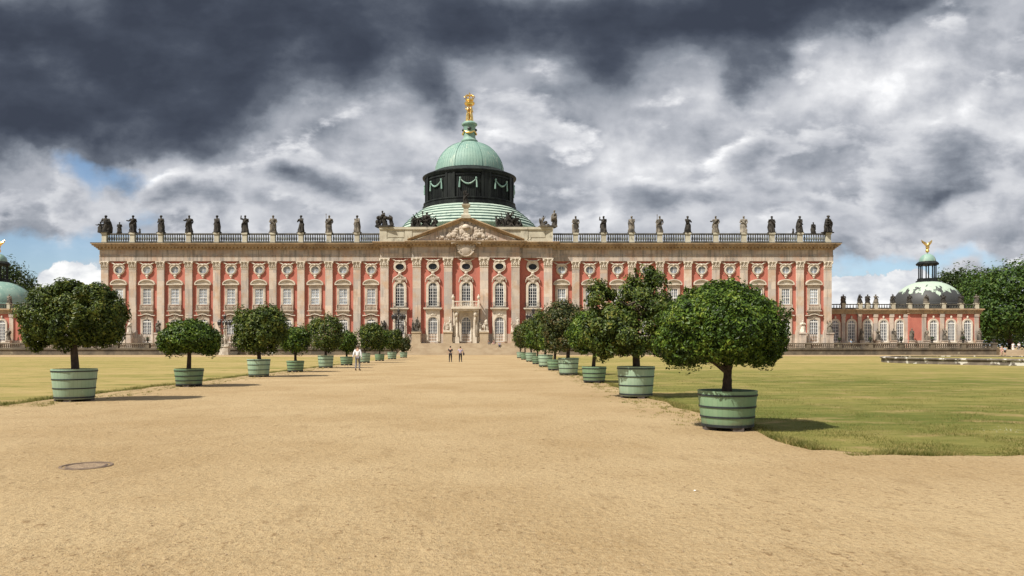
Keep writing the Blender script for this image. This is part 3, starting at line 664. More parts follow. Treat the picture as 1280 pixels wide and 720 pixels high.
for k in range(8):
    c = R(45*k); a = MB()
    pts = [cyl(c+R(t), 10.75, 39.39-1.15*(1-(t/9.5)**2)+.1) for t in np.linspace(-9.5,9.5,9)]
    a.tube(pts, [.07,.12,.16,.19,.20,.19,.16,.12,.07], 7)
    for s in (-1,1): a.tube([cyl(c+R(9.7*s),10.75,39.78),cyl(c+R(10.4*s),10.75,38.66),cyl(c+R(10.6*s),10.75,37.55)], [.14,.18,.22], 6); a.ball(cyl(c+R(9.7*s),10.75,39.66), .25, 7, 5)
    part('swag', a, M['copper'], dr, smooth=True)
part('drum_cornice', dl([(10.5,40.98),(10.9,41.16),(10.95,41.42),(11.2,41.54),(11.2,41.75),(8.55,42.95),(8.35,43.10)]), M['darkcopper'], PAL)
dprof = [(8.25,42.87)]+[(8.25*math.cos(t), 42.93+7.62*math.sin(t)) for t in np.linspace(0, math.acos(1.75/8.25), 16)]
dm = part('dome', dl(dprof, 64), M['copper'], PAL, smooth=True)
a = MB()
for k in range(8):
    an = R(45*k+22.5)
    pts = [cyl(an, 8.27*math.cos(t), 42.93+7.65*math.sin(t)) for t in np.linspace(0.02, math.acos(1.75/8.25), 12)]
    a.tube(pts, .07, 5)
for k in range(72):
    an = R(5*k+2.5); a.tube([cyl(an, 8.26*math.cos(t), 42.93+7.625*math.sin(t)) for t in np.linspace(0.02, math.acos(2.4/8.25), 9)], .022, 4)
part('dome_ribs', a, M['rib'], dm)
ln = part('lantern', dl([(1.9,50.40),(2.0,50.55),(2.0,50.80),(1.75,51.01),(1.5,51.31),(1.42,51.71),(1.40,53.94),(1.5,54.14),(1.45,54.34),(1.85,54.59),(1.9,54.84),(1.6,55.15),(1.3,55.35)], 24), M['copper'], PAL, smooth=True)
a = MB(); a.tube([cyl(R(t),1.52 if False else 1.5,0) for t in (0,)]+[cyl(0,1.5,.1)], .01, 4) if False else None
for k in range(4):
    c = R(90*k); a.tube([(DC[0]+1.6*math.sin(c+R(t)), DC[1]-1.6*math.cos(c+R(t)), 52.42+.55*(t/42)**2) for t in np.linspace(-42,42,9)], [.1,.16,.2,.24,.26,.24,.2,.16,.1], 7)
part('gilded_garland', a, M['gold'], ln, smooth=True)
a = MB()
for k in range(4): c = R(90*k); a.ball((DC[0]+1.35*math.sin(c), DC[1]-1.35*math.cos(c), 53.43), (.5,.35,.4), 8, 6)
part('mask', a, M['iron'], ln, smooth=True)

# ------------------------------------------------------------------ statues
def figure(seed, arm=0, cloak=True, staff=False, lean=.03, base=True, nude=False):
    r = random.Random(seed); m = MB(); s = lean*r.choice((-1,1)); ph = r.uniform(0,6)
    if base: m.box(-.19,.19,-.17,.17,0,.05)
    z0 = .05
    secs = [(0,0,z0,.195,.17,1),(0,0,.12,.185,.165,1),(s*.3,0,.25,.165,.15,1),(s,-.01,.38,.155,.135,.9),(s*1.4,0,.48,.155,.13,.6),(s*.9,.01,.57,.115,.095,.4),
            (s*.2,0,.66,.125,.10,.35),(-s*.3,0,.74,.145,.095,.2),(-s*.4,0,.79,.11,.075,0),(-s*.3,-.005,.82,.048,.045,0),(-s*.2,-.01,.86,.045,.045,0)]
    m.loft(secs, 16, .16, r.choice((5,7,9)), ph)
    hx = -s*.1; m.ball((hx,-.02,.915), (.056,.062,.072), 10, 8); m.ball((hx,.015,.935), (.062,.06,.055), 8, 6); m.ball((hx,-.082,.91), (.012,.02,.014), 5, 4)
    sh = [Vector((-.135-s*.3,0,.775)), Vector((.135-s*.3,0,.775))]
    poses = {0: ((-.19,-.05,.62),(-.08,-.15,.57)), 1: ((-.22,-.06,.76),(-.19,-.10,.93)), 2: ((-.20,.02,.63),(-.15,-.10,.49)), 3: ((-.19,-.10,.66),(-.25,-.2,.67)), 4: ((-.2,-.08,.64),(-.03,-.17,.72))}
    pa = arm; pb = r.choice((0,2,4))
    for i, pz in enumerate((pa, pb)):
        e, h = poses[pz]; sg = 1 if i == 0 else -1
        e = Vector((e[0]*sg,e[1],e[2])); h = Vector((h[0]*sg,h[1],h[2])); q = sh[i]
        m.tube([q, q.lerp(e,.5), e, e.lerp(h,.6), h], [.05,.045,.04,.035,.028], 8); m.ball(h, (.03,.03,.035), 6, 5)
        if i == 0 and staff: m.tube([(h.x,h.y,.06),(h.x,h.y,1.02)], .014, 6); m.ball((h.x,h.y,1.03), .03, 6, 5)
    if cloak:
        m.loft([(s*.5,.06,.08,.13,.12,1),(s,.08,.35,.16,.11,1),(s*.5,.06,.6,.15,.08,.6),(-s*.3,.03,.78,.13,.06,.2)], 12, .2, 6, ph+1)
        sd = r.choice((-1,1)); m.tube([(sd*.13,-.06,.78),(0,-.13,.62),(-sd*.12,-.11,.50),(-sd*.18,-.05,.30)], [.04,.055,.05,.03], 7)
    if not staff: m.ball((r.choice((-1,1))*.13,-.05,.15), (.08,.08,.12), 7, 5)
    return m
FIG = {}
def fig_mesh(key, matname):
    k = (key, matname)
    if k not in FIG:
        seed, arm, cloak, staff = [(1,0,True,False),(2,1,True,False),(3,2,True,True),(4,3,True,False),(5,4,False,False),(6,2,True,False),(7,0,True,True)][key]
        FIG[k] = figure(seed, arm, cloak, staff).mesh('statue', M[matname], True)
    return FIG[k]
def group_mesh(seed, n, m, wheel=False):
    r = random.Random(seed); mb = MB(); mb.box(-.62,.62,-.35,.35,0,.08)
    for i in range(n):
        f = figure(seed*10+i, r.choice((0,1,3,4)), True, False, base=False); x = -.45+.9*i/max(1,n-1)+r.uniform(-.08,.08); sc = r.uniform(.55,.8) if i != n//2 else 1.0
        mb.merge(f, Matrix.Translation((x,r.uniform(-.15,.15),.05)) @ Matrix.Rotation(r.uniform(-.35,.35),4,'Y') @ Matrix.Rotation(r.uniform(-2,2),4,'Z') @ Matrix.Diagonal((sc,sc,sc*.85,1)))
    for i in range(n*5): mb.ball((r.uniform(-.6,.6), r.uniform(-.25,.25), r.uniform(.08,.5)), (r.uniform(.06,.15),.12,r.uniform(.06,.15)), 7, 5)
    if wheel:
        for (x, z) in ((-.1,.35),(.35,.3),(-.4,.3)):
            mb.rings([[Vector((x+(q)*math.cos(a), -.3+dy, z+(q)*math.sin(a))) for (q,dy) in ((.2,-.03),(.25,-.03),(.25,.03),(.2,.03))] for a in np.linspace(0,2*math.pi,13)])
        for k in range(7): a = r.uniform(.5,2.6); mb.tube([(r.uniform(-.3,.3),0,.3),(.75*math.cos(a),r.uniform(-.2,.2),.3+.65*math.sin(a))], .022, 5)
    return mb.mesh('statue_group', M[m], True)
roofg = 'statues along the palace roof'
ZR = 25.3
LX = lambda x: -5.0+x
POSE = {0:'one hand held before the chest',1:'one arm raised beside the head',2:'one hand at the hip and a staff',3:'an arm stretched forward',4:'arms folded over the chest',5:'a cloak and hand at the hip',6:'a staff held upright'}
lcol = ['black_stone']*5+['grey_stone','black_stone','grey_stone','grey_stone']
lk = [3,0,3,5,1,0,4,2,5]
# side_x[9]..side_x[1] on the left = second .. tenth pilaster from the left end
for i in range(9):
    x = -side_x[9-i]; kk = lk[i]
    o = put('statue', fig_mesh(kk, lcol[i]), None, (LX(x), 154.87, ZR), random.uniform(-.7,.7), 3.75)
    tag(o, "%s robed roof statue over the %s pilaster from the palace's left corner" % ('blackened' if lcol[i]=='black_stone' else 'grey', ORD[i+1]), 'statue', roofg)
rcol = ['grey_stone','black_stone','grey_stone','grey_stone','black_stone','grey_stone','worn_stone','black_stone','black_stone']
rk = [0,1,5,2,4,3,0,5,3]
for i in range(9):
    x = side_x[i+1]; kk = rk[i]
    o = put('statue', fig_mesh(kk, rcol[i]), None, (LX(x), 154.87, ZR), random.uniform(-.7,.7), 3.6)
    tag(o, "%s robed roof statue over the %s pilaster from the palace's right corner" % ({'black_stone':'blackened','grey_stone':'grey','worn_stone':'pale'}[rcol[i]], ORD[9-i]), 'statue', roofg)
def corner_group():
    mb = MB(); mb.box(-.3,.28,-.22,.22,0,.05); mb.merge(figure(77, 0, True, False, base=False), Matrix.Translation((.05,0,0)) @ Matrix.Diagonal((1.15,1.2,1,1)))
    mb.loft([(.12,.05,.03,.22,.16,1),(.15,.06,.3,.20,.15,1),(.13,.06,.6,.17,.12,.6),(.08,.04,.8,.12,.08,.2)], 12, .2, 6, 1.0)
    mb.merge(figure(78, 3, False, False, base=False), Matrix.Translation((-.21,-.06,.02)) @ Matrix.Diagonal((.7,.8,.6,1))); return mb.mesh('statue_group', M['black_stone'], True)
cg = corner_group()
for s, t in ((-1,'left'),(1,'right')):
    o = put('statue_group', cg, None, (LX(s*75.2), 154.87, ZR), 0.0, (3.9*-s,3.7,3.75)) if s < 0 else put('statue_group', cg, None, (LX(s*75.2), 154.87, ZR), 0.6, (3.9,3.7,3.75))
    tag(o, 'blackened robed figure with a child on the far %s corner of the palace roof' % t, 'statue group', roofg)
    o = put('statue', fig_mesh(0,'black_stone'), None, (LX(s*72.2), 154.87, 25.2), 0, 2.4); tag(o, 'small blackened cherub statue on the roof rail beside the %s corner group' % t, 'statue', roofg)
    o = put('statue', fig_mesh(4,'black_stone'), None, (LX(s*68.0), 154.87, 25.2), .4, 1.15); tag(o, 'tiny dark child statue peeping over the roof rail near the %s corner' % t, 'statue', roofg)
for s, t, nn in ((-1,'left',3),(1,'right',2)):
    o = put('statue_group', group_mesh(20+s, nn, 'black_stone' if s<0 else 'grey_stone'), None, (LX(s*16.9), 154.5, 26.4), .2*s, (2.9,2.9,4.1))
    tag(o, 'dark sculpted figure group on the %s end block of the central attic' % t, 'statue group', roofg)
    o = put('statue_group', group_mesh(30+s, 5, 'black_stone', True), None, (LX(s*8.9), 156.2, 26.4), 0, (4.3,3.0,3.9))
    tag(o, 'dark trophy group of warriors, shields and flags on the attic %s of the pediment' % t, 'statue group', roofg)
o = put('statue', fig_mesh(1,'black_stone'), None, (LX(0), 152.55, 30.79), .5, 2.9); tag(o, 'dark statue standing on the pedestal at the tip of the pediment before the drum', 'statue', roofg)
# gilded graces
a = MB()
for k in range(3):
    f = figure(50+k, (1,0,1)[k], False, False, base=False)
    an = R(120*k-60); a.merge(f, Matrix.Translation((.5*math.sin(an),-.5*math.cos(an),-.15)) @ Matrix.Rotation(an,4,'Z') @ Matrix.Diagonal((2.6,2.6,4.4,1)))
gr = tag(part('gilded_statue', a, M['gold'], None, (LX(0),178.0,55.30), True), 'gilded group of three women holding up a crown on top of the dome', 'statue')
a = MB(); a.lathe([(.2,3.9),(1.0,4.1),(1.25,4.4),(1.25,4.65),(1.0,4.85),(.75,4.95),(.8,5.1)], 16); part('cushion', a, M['gold'], gr, smooth=True)
a = MB(); a.lathe([(.85,5.1),(.95,5.15),(1.0,5.45),(.85,5.5)], 16)
for k in range(8):
    an = R(45*k); a.tube([(.92*math.cos(an),.92*math.sin(an),5.45),(1.25*math.cos(an),1.25*math.sin(an),6.0),(.8*math.cos(an),.8*math.sin(an),6.45),(.1*math.cos(an),.1*math.sin(an),6.3)], .11, 6); a.ball((1.1*math.cos(an),1.1*math.sin(an),6.2), .17, 6, 5)
a.ball((0,0,6.55), .26, 8, 6); a.box(-.08,.08,-.08,.08,6.7,7.15); a.box(-.2,.2,-.07,.07,6.85,7.0); part('crown', a, M['gold'], gr, smooth=True)
# ------------------------------------------------------------------ terrace, steps, balustrades
a = MB(); a.box(-125,102,148.35,230,-.5,1.4); structure(part('terrace', a, M['step']))
a = MB()
for i in range(6): a.box(-18.4-.0+i*.12,8.4-i*.12,145.6+.34*i,153.2,-.3 if i == 0 else .175*i+.001,.175*(i+1))
for i in range(7): a.box(-17.3,7.3,149.1+.32*i,153.3,1.052 if i == 0 else 1.05+.186*i+.001,1.05+.186*(i+1))
st = tag(part('stone_steps', a, M['step']), 'broad flight of sandstone steps leading up to the palace doors', 'steps')
TB = MB()
for i in range(13):
    x = -2.45+4.9*i/12; TB.lathe([(.14,1.46),(.09,1.52),(.17,1.68),(.15,1.82),(.08,2.0),(.13,2.14)], 7, (x,0,0))
MESH['tbal'] = TB.mesh('tbal', M['grime'], True)
a = MB(); a.box(-.42,.42,-.34,.34,1.32,2.16); a.box(-.48,.48,-.4,.4,2.161,2.44); MESH['tpost'] = a.mesh('tpost', M['grime'])
def terrace_balustrade(x0, x1, posts, label):
    r = tag(empty('stone_balustrade', (0,148,0)), label, 'balustrade')
    b = MB(); b.box(x0,x1,-.25,.34,-.2,1.05); b.box(x0-.1,x1+.1,-.42,.345,1.051,1.30); b.box(x0,x1,-.20,.20,1.301,1.46); part('plinth_wall', b, M['grime'], r)
    b = MB(); b.box(x0,x1,-.26,.26,2.14,2.36); part('handrail', b, M['grime'], r)
    for k, x in enumerate(posts):
        put('post', MESH['tpost'], r, (x,0,0))
        if k+1 < len(posts): put('baluster_row', MESH['tbal'], r, ((x+posts[k+1])/2,0,0))
    return r
pl = [-18.9-6.16*k for k in range(17)]; prr = [100.2-6.16*k for k in range(15)]
terrace_balustrade(pl[-1]-.3, pl[0]+.3, pl, 'dark stone terrace balustrade running left of the palace steps')
terrace_balustrade(prr[-1]-.3, prr[0]+.3, prr, 'dark stone terrace balustrade running right of the palace steps')
a = MB()
for i in range(5): a.box(100.8,140,148.6+.5*i,160,-.3 if i==0 else .2*i+.001,.2*(i+1))
tag(part('stone_steps', a, M['step']), 'low reddish steps beyond the right end of the terrace balustrade, under the trees', 'steps')
# urns with clipped shrubs on the balustrade posts
def leaf_mesh(name, pts, nrm, size, m, seed=1, aspect=.5, fold=.25, jitter=.9):
    """one small folded leaf per point"""
    q = np.random.default_rng(seed); n = len(pts); pts = np.asarray(pts); nrm = np.asarray(nrm)
    d = q.normal(size=(n,3)); nr = nrm+jitter*q.normal(size=(n,3))*.6; nr /= np.linalg.norm(nr,axis=1)[:,None]+1e-9
    t = d-np.sum(d*nr,1)[:,None]*nr; t /= np.linalg.norm(t,axis=1)[:,None]+1e-9; b = np.cross(nr,t)
    s = (size*q.uniform(.65,1.3,n))[:,None]
    v = np.empty((n,4,3)); v[:,0] = pts-t*s*.5; v[:,2] = pts+t*s*.5; v[:,1] = pts+b*s*aspect*.5-t*s*.05+nr*s*fold*.4; v[:,3] = pts-b*s*aspect*.5-t*s*.05+nr*s*fold*.4
    idx = np.arange(n)*4
    fc = np.concatenate([np.stack([idx,idx+1,idx+2],1), np.stack([idx,idx+2,idx+3],1)])
    me = bpy.data.meshes.new(name); me.from_pydata(v.reshape(-1,3).tolist(), [], fc.tolist()); me.materials.append(m); return me
def crown_points(blobs_, n, seed, shell=.72, clump=.0, csize=.12, ncl=60, bottom=None, lump=.07):
    q = np.random.default_rng(seed); B = np.array(blobs_, float)
    area = B[:,3]*B[:,5]+B[:,3]*B[:,4]+B[:,4]*B[:,5]; pr = area/area.sum()
    def samp(k, inner=True):
        P_, N_ = [], []
        while sum(map(len,P_)) < k:
            m = k*2; i = q.choice(len(B), m, p=pr); d = q.normal(size=(m,3)); d /= np.linalg.norm(d,axis=1)[:,None]
            ph = seed*1.7+i*2.1
            lm = 1+lump*(np.sin(d[:,0]*5+ph)*np.sin(d[:,2]*6+ph*1.3)+np.sin(d[:,1]*7+d[:,0]*4+ph)*.7+.5*np.sin(d[:,2]*13+d[:,0]*11+ph))
            if inner: r = np.where(q.random(m) < .7, q.uniform(shell,1,m), q.uniform(.45,shell,m))
            else: r = q.uniform(.85,1.02,m)
            p = B[i,:3]+d*B[i,3:]*(r*lm)[:,None]
            ok = np.ones(m,bool)
            for j in range(len(B)):
                e = np.sum(((p-B[j,:3])/B[j,3:])**2,1); ok &= ~((e < .5) & (i != j))
            if bottom is not None:
                zz = bottom+.34*np.clip(1-((p[:,0]**2+p[:,1]**2)/(np.max(np.abs(B[:,0])+B[:,3])*.72)**2),0,1)+.05*np.sin(p[:,0]*9+seed)+.05*np.sin(p[:,1]*8)
                p[:,2] = np.where(p[:,2] < zz, zz+q.random(m)**2*.22, p[:,2])
            nn = d/B[i,3:]; nn /= np.linalg.norm(nn,axis=1)[:,None]; nn[:,2] += .25
            P_.append(p[ok]); N_.append(nn[ok])
        return np.concatenate(P_)[:k], np.concatenate(N_)[:k]
    nc = int(n*clump); p, nn = samp(n-nc)
    ns = max(6, n//900); c0, cn0 = samp(ns, False); up = cn0*.5+np.array([0,0,.55]); up /= np.linalg.norm(up,axis=1)[:,None]
    mr = float(np.min(B[:,3:].max(1))); kk = q.integers(0, ns, ns*14); tt = q.random(ns*14); sl = q.uniform(.12,.34,ns)*mr
    sp_ = c0[kk]*1.0+up[kk]*(tt*sl[kk])[:,None]+q.normal(size=(ns*14,3))*.022*mr; good = cn0[kk][:,2] > -.2
    p = np.concatenate([p, sp_[good]]); nn = np.concatenate([nn, (cn0[kk]+q.normal(size=(ns*14,3))*.8)[good]])
    if nc:
        c, cn = samp(ncl, False); k = q.integers(0, ncl, nc); off = q.normal(size=(nc,3)); ol = np.linalg.norm(off,axis=1); off *= (np.minimum(ol,1.9)/ol)[:,None]*csize*q.uniform(.6,1.3,ncl)[k][:,None]; c = c*.96+np.mean(B[:,:3],0)*.04
        p = np.concatenate([p, c[k]+off]); nn = np.concatenate([nn, cn[k]+off/csize*.5])
    return p, nn
us = MB(); us.lathe([(.2,0),(.24,.06),(.1,.16),(.12,.24),(.32,.5),(.36,.62),(.3,.66)], 12)
pp, nn = crown_points([(0,0,.86,.36,.36,.3)], 320, 5); MESH['urn'] = us.mesh('urn', M['iron'], True); MESH['urn_plant'] = leaf_mesh('urn_plant', pp, nn, .12, M['dleaf'])
for k in range(6):
    x = prr[5-k]; o = put('planted_urn', MESH['urn'], None, (x,148,2.44)); put('plant', MESH['urn_plant'], o, sc=(1,1,.9+.06*k))
    tag(o, "dark planted urn on the right balustrade, %s post from its right end" % ORD[5-k], 'urn', 'urns on the terrace balustrade')
o = put('planted_urn', MESH['urn'], None, (pl[8],148,2.44)); put('plant', MESH['urn_plant'], o); tag(o, "lone dark planted urn on the balustrade left of the palace steps", 'urn', 'urns on the terrace balustrade')

# ------------------------------------------------------------------ terrace statues and candelabra
def ped_mesh(w, d, h, m):
    b = MB(); b.box(-w/2-.1,w/2+.1,-d/2-.1,d/2+.1,0,.3); b.box(-w/2,w/2,-d/2,d/2,.301,h-.25); b.box(-w/2-.12,w/2+.12,-d/2-.12,d/2+.12,h-.249,h); return b.mesh('pedestal', M[m])
MESH['ped_s'] = ped_mesh(1.1,1.0,3.1,'stone'); MESH['ped_g'] = ped_mesh(1.75,1.2,2.35,'step')
tg = 'statues on pedestals before the palace front'
for lx, kk, mm, lab in ((-10.15,41,'grey_stone',"dark grey figure group on a pedestal, farthest left on the palace steps"),(-3.7,42,'pale_stone',"white figure pair on a pedestal just left of the palace door"),
                   (3.7,43,'pale_stone',"white figure group on a pedestal just right of the palace door"),(10.15,44,'pale_stone','pale stone figure group at the outer right pilaster under the pediment')):
    o = put('statue_group', MESH['ped_g'], None, (LX(lx), 152.3, 2.352)); tag(o, lab, 'statue group', tg)
    put('figure_group', group_mesh(kk, 2+(kk==41), M and mm), o, (0,0,2.35), 0, (1.55,1.5,3.5))
for lx, kk, mm, lab in ((-69.4,1,'pale_stone',"white robed statue before the second pilaster from the palace's left corner"),(-63.5,2,'grey_stone',"dark statue on a pedestal before the third pilaster from the palace's left corner"),
        (-57.7,0,'grey_stone',"grey statue on a pedestal before the fourth pilaster from the palace's left corner"),(-16.9,1,'black_stone','dark statue on a pedestal before the left corner of the central block'),(16.9,3,'grey_stone','grey statue on a pedestal before the right corner of the central block'),
        (69.4,4,'pale_stone',"pale statue on a pedestal before the second pilaster from the palace's right corner"),(75.0,1,'grey_stone','grey statue with raised arm on a pedestal at the palace\'s right corner')):
    o = put('statue', MESH['ped_s'], None, (LX(lx), 153.4, 1.402)); tag(o, lab, 'statue', tg); put('figure', fig_mesh(kk, mm), o, (0,0,3.1), random.uniform(-.5,.5), 2.6)
def candelabra(loc, label, h0=0.0, dark=False):
    r = tag(empty('candelabra', loc), label, 'lamp', 'lantern candelabra before the palace')
    put('pedestal', ped_mesh(1.7,1.4,1.9,'pale_stone'), r)
    f = group_mesh(61+dark, 3, 'black_stone' if dark else 'pale_stone'); put('figure_group', f, r, (0,0,1.9), .3, (1.25,1.5,2.7))
    b = MB(); b.lathe([(.32,3.3),(.24,3.6),(.2,4.5),(.3,4.7),(.2,4.9),(.13,5.6),(.3,5.8),(.12,6.0),(.1,7.2),(.02,7.5)], 10); part('column', b, M['iron'] if dark else M['pale_stone'], r, smooth=True)
    arms = MB()
    for k in range(6):
        an = R(60*k); d = Vector((math.cos(an), math.sin(an), 0))
        arms.tube([Vector((0,0,5.4)), d*.6+Vector((0,0,5.15)), d*1.15+Vector((0,0,5.4)), d*1.2+Vector((0,0,5.8))], .06, 6)
        arms.tube([Vector((0,0,6.6)), d*.5+Vector((0,0,7.0)), d*.95+Vector((0,0,6.8)), d*1.1+Vector((0,0,6.45))], .05, 6)
    part('arms', arms, M['iron'], r, smooth=True)
    for k in range(7):
        an = R(60*k); d = Vector((1.2*math.cos(an), 1.2*math.sin(an), 5.8)) if k < 6 else Vector((0,0,7.0))
        l = MB(); l.lathe([(.12,0),(.2,.06),(.3,.62),(.36,.66),(.16,.92),(.05,1.0),(.06,1.1),(.01,1.18)], 6); part('lantern', l, M['iron'], r, d)
    return r
candelabra(P(281,447,146)*1.0, 'pale sculpted candelabra with black lanterns standing before the left balustrade', 0)
bpy.data.objects['candelabra'].location = ((281-VX)*146/F, 146, 0)
candelabra((LX(-13.75), 152.0, 1.402), 'dark candelabra with black lanterns at the left edge of the palace steps', 0, True)
candelabra((LX(13.75), 152.0, 1.402), 'dark candelabra with black lanterns at the right edge of the palace steps', 0, True)

# ------------------------------------------------------------------ domed side wings
def wing(s, label, dome_m, patchy):
    r = tag(empty('side_wing', (-5.0,165,0)), label, 'wing building'); X = lambda u: s*u
    def bx(mb, u0, u1, *q): mb.box(min(s*u0,s*u1), max(s*u0,s*u1), *q)
    b = MB(); bx(b,76.3,113,0,16,1.4,8.85); bx(b,97.4,113.01,-.8,-.002,1.4,8.84); part('wall', b, M['red'], r)
    b = MB(); bx(b,76.3,97.3,-.12,-.003,1.38,3.0); bx(b,97.3,113.1,-.93,-.803,1.38,3.01); part('plinth', b, M['stone'], r)
    b = MB(); bx(b,76.2,113.1,-.28,16.1,8.86,9.4); bx(b,76.1,113.3,-.55,16.3,9.402,9.72); bx(b,76.0,113.5,-.8,16.5,9.722,10.0); bx(b,97.2,113.2,-1.1,-.3,8.861,9.401); bx(b,97.0,113.4,-1.35,-.56,9.403,9.73); bx(b,96.9,113.6,-1.6,-.81,9.735,10.01); part('cornice', b, M['cornice'], r)
    us_ = [81.4,85,88.6,92.1,95.7,102.7,106.6,110.2]
    if 'wing_frame' not in MESH:
        c = MB(); c.frame(arch_path(.82,2.75,6.7,.82), arch_path(1.15,2.75,6.7,1.15), -.25, .02); c.ball((0,-.2,8.15), (.22,.16,.35)); c.box(-1.2,1.2,-.3,0,2.4,2.745); keep('wing_frame', c, M['trim'])
        c = MB(); c.prism(arch_path(.83,2.75,6.7,.82)[::-1], -.05, 0); keep('wing_pane', c, M['midglass'])
        c = MB(); put_bars(c, .82, 2.75, 6.7, .82, 4, 7, -.12, .055); keep('wing_sash', c, M['white'])
        c = MB(); c.box(-.42,.42,-.28,0,3.0,8.2); c.box(-.5,.5,-.36,0,8.2,8.85); c.box(-.52,.52,-.38,0,1.41,3.0); keep('wing_pilaster', c, M['pilaster'])
        c = MB(); c.box(-.4,.4,-.45,.25,10.0,11.1); c.box(-.48,.48,-.52,.32,11.1,11.3); keep('wing_ped', c, M['parapet'])
    for u in us_:
        o = put('window', MESH['wing_frame'], r, (X(u), -.8 if u > 97 else 0, 0)); put('pane', MESH['wing_pane'], o); put('sash', MESH['wing_sash'], o)
    for u in (79.6,83.2,86.8,90.35,93.9,97.0,100.6,104.6,108.4,112.2): put('pilaster', MESH['wing_pilaster'], r, (X(u), -.8 if u > 97.3 else 0, 0))
    b = MB(); bx(b,76.2,113.2,-.42,.1,10.02,10.25); bx(b,76.2,113.2,-.38,.05,10.9,11.1); part('roof_rail', b, M['rail'], r)
    b = MB(); n = 58
    bm_ = None
    pu = [79.0,83.2,86.9,88.6,90.4,94.2,97.9,101.6,105.4,109.3,112.7]
    for u in pu: put('pedestal', MESH['wing_ped'], r, (X(u),0,0))
    for u0, u1 in zip(pu[:-1], pu[1:]):
        b = MB(); nb = max(2, int((u1-u0-1)/.55))
        for i in range(nb): b.lathe([(.09,10.25),(.13,10.45),(.06,10.75),(.1,10.9)], 6, (s*(u0+.5+(u1-u0-1)*(i+.5)/nb),-.15,0))
        part('baluster_row', b, M['baluster'], r)
    cx, cy = (106.6 if s > 0 else -109.3), 8.0
    b = MB(); b.lathe([(7.3,10.0),(7.3,11.4),(7.1,11.5)]+[(7.1*math.cos(t), 11.5+5.4*math.sin(t)) for t in np.linspace(0.03,math.acos(2.0/7.1),14)], 48, (cx,cy,0)); d = part('dome', b, dome_m, r, smooth=True)
    b = MB()
    b.lathe([(2.3,16.5),(2.4,16.6),(2.4,16.9),(2.1,17.0),(2.1,17.45)], 8, (cx,cy,0), ph=R(22.5))
    for k in range(8): an = R(45*k+22.5); b.lathe([(.2,17.4),(.14,17.7),(.13,20.2),(.2,20.6)], 8, (cx+1.75*math.cos(an), cy+1.75*math.sin(an), 0))
    b.lathe([(1.7,20.5),(2.3,20.6),(2.4,20.9),(2.0,21.3),(1.85,21.4)], 16, (cx,cy,0)); part('lantern', b, M['darkcopper'], r)
    b = MB(); b.lathe([(1.75,21.4)]+[(1.75*math.cos(t), 21.4+1.85*math.sin(t)) for t in np.linspace(.05,1.45,8)]+[(.12,23.3),(.1,23.9)], 20, (cx,cy,0)); part('lantern_dome', b, M['copper'], r, smooth=True)
    g_ = MB(); g_.ball((0,0,.35), (.42,.42,.42), 10, 8); g_.tube([(0,0,.6),(0,-.1,1.1),(0,-.05,1.6),(.12,-.15,2.1),(.3,-.3,2.15)], [.18,.42,.4,.2,.08], 8)
    for q in (-1,1): g_.tube([(q*.2,0,1.6),(q*.6,.1,2.2),(q*.95,.2,2.45),(q*1.25,.25,2.95)], [.25,.32,.24,.05], 7); g_.ball((q*.15,0,.75), (.14,.14,.25), 6, 5)
    g_.tube([(0,.1,1.0),(0,.35,.5)], [.25,.12], 6)
    tag(part('gilded_eagle', g_, M['gold'], None, (-5+cx, 165+cy, 23.55), True), 'gilded eagle with spread wings on a ball atop the %s side dome' % ('right' if s > 0 else 'left'), 'statue')
    return us_, pu
def dome_patch():
    m, t, p, out = new_mat('patchy_copper'); pos = t.n('ShaderNodeNewGeometry').outputs['Position']
    sp = t.n('ShaderNodeSeparateXYZ'); t.link(pos, sp.inputs[0])
    n = t.noise(t.v('MULTIPLY', pos, (1,1,.10)).outputs[0], .9, 4, .55)
    f = t.m('MULTIPLY_ADD', t.m('SUBTRACT', n.outputs[0], .5), 7.0, t.m('SUBTRACT', sp.outputs[2], 14.3))
    col = t.mix(t.ss(f, -.15, .25), (.04,.042,.042), (.36,.45,.36)); t.link(col, p.inputs['Base Color']); p.inputs['Roughness'].default_value = .6; return m
M['patchy'] = dome_patch()
us_, pu = wing(1, 'low red side wing with a patchy dark and green dome right of the palace', M['patchy'], True)
wing(-1, 'low red side wing with a smooth green dome at the left edge', M['copper'], False)
wg = 'statues of the side wings'
for s in (1,-1):
    t = 'right' if s > 0 else 'left'
    for i, u in enumerate(pu):
        if s < 0 and (u < 100 or u > 110): continue
        mm = ('black_stone','grey_stone')[i%3 == 1]
        o = put('statue', fig_mesh((3,0,1,5,4,2)[i%6], mm), None, (-5+s*u, 164.9, 11.3), random.uniform(-.6,.6), (2.6,2.6,1.95))
        tag(o, 'small dark statue on the roof of the %s side wing, %s counted from the palace' % (t, ORD[i]), 'statue', wg)
    for i, u in enumerate((86.8,90.35,93.9,97.4,100.6,104.6,108.4,112.2)):
        if s < 0 and (u < 100 or u > 113): continue
        o = put('statue', MESH['ped_s'], None, (-5+s*u, 165-(1.9 if u > 97 else 1.0), 1.402), 0, (.85,.85,.52)); tag(o, "weathered pedestal statue between the windows of the %s side wing, %s from the palace" % (t, ORD[i]), 'statue', wg)
        put('figure', fig_mesh((1,4,0,5,3)[i%5], 'grey_stone'), o, (0,0,3.1), random.uniform(-.5,.5), (2.6,2.6,5.2))

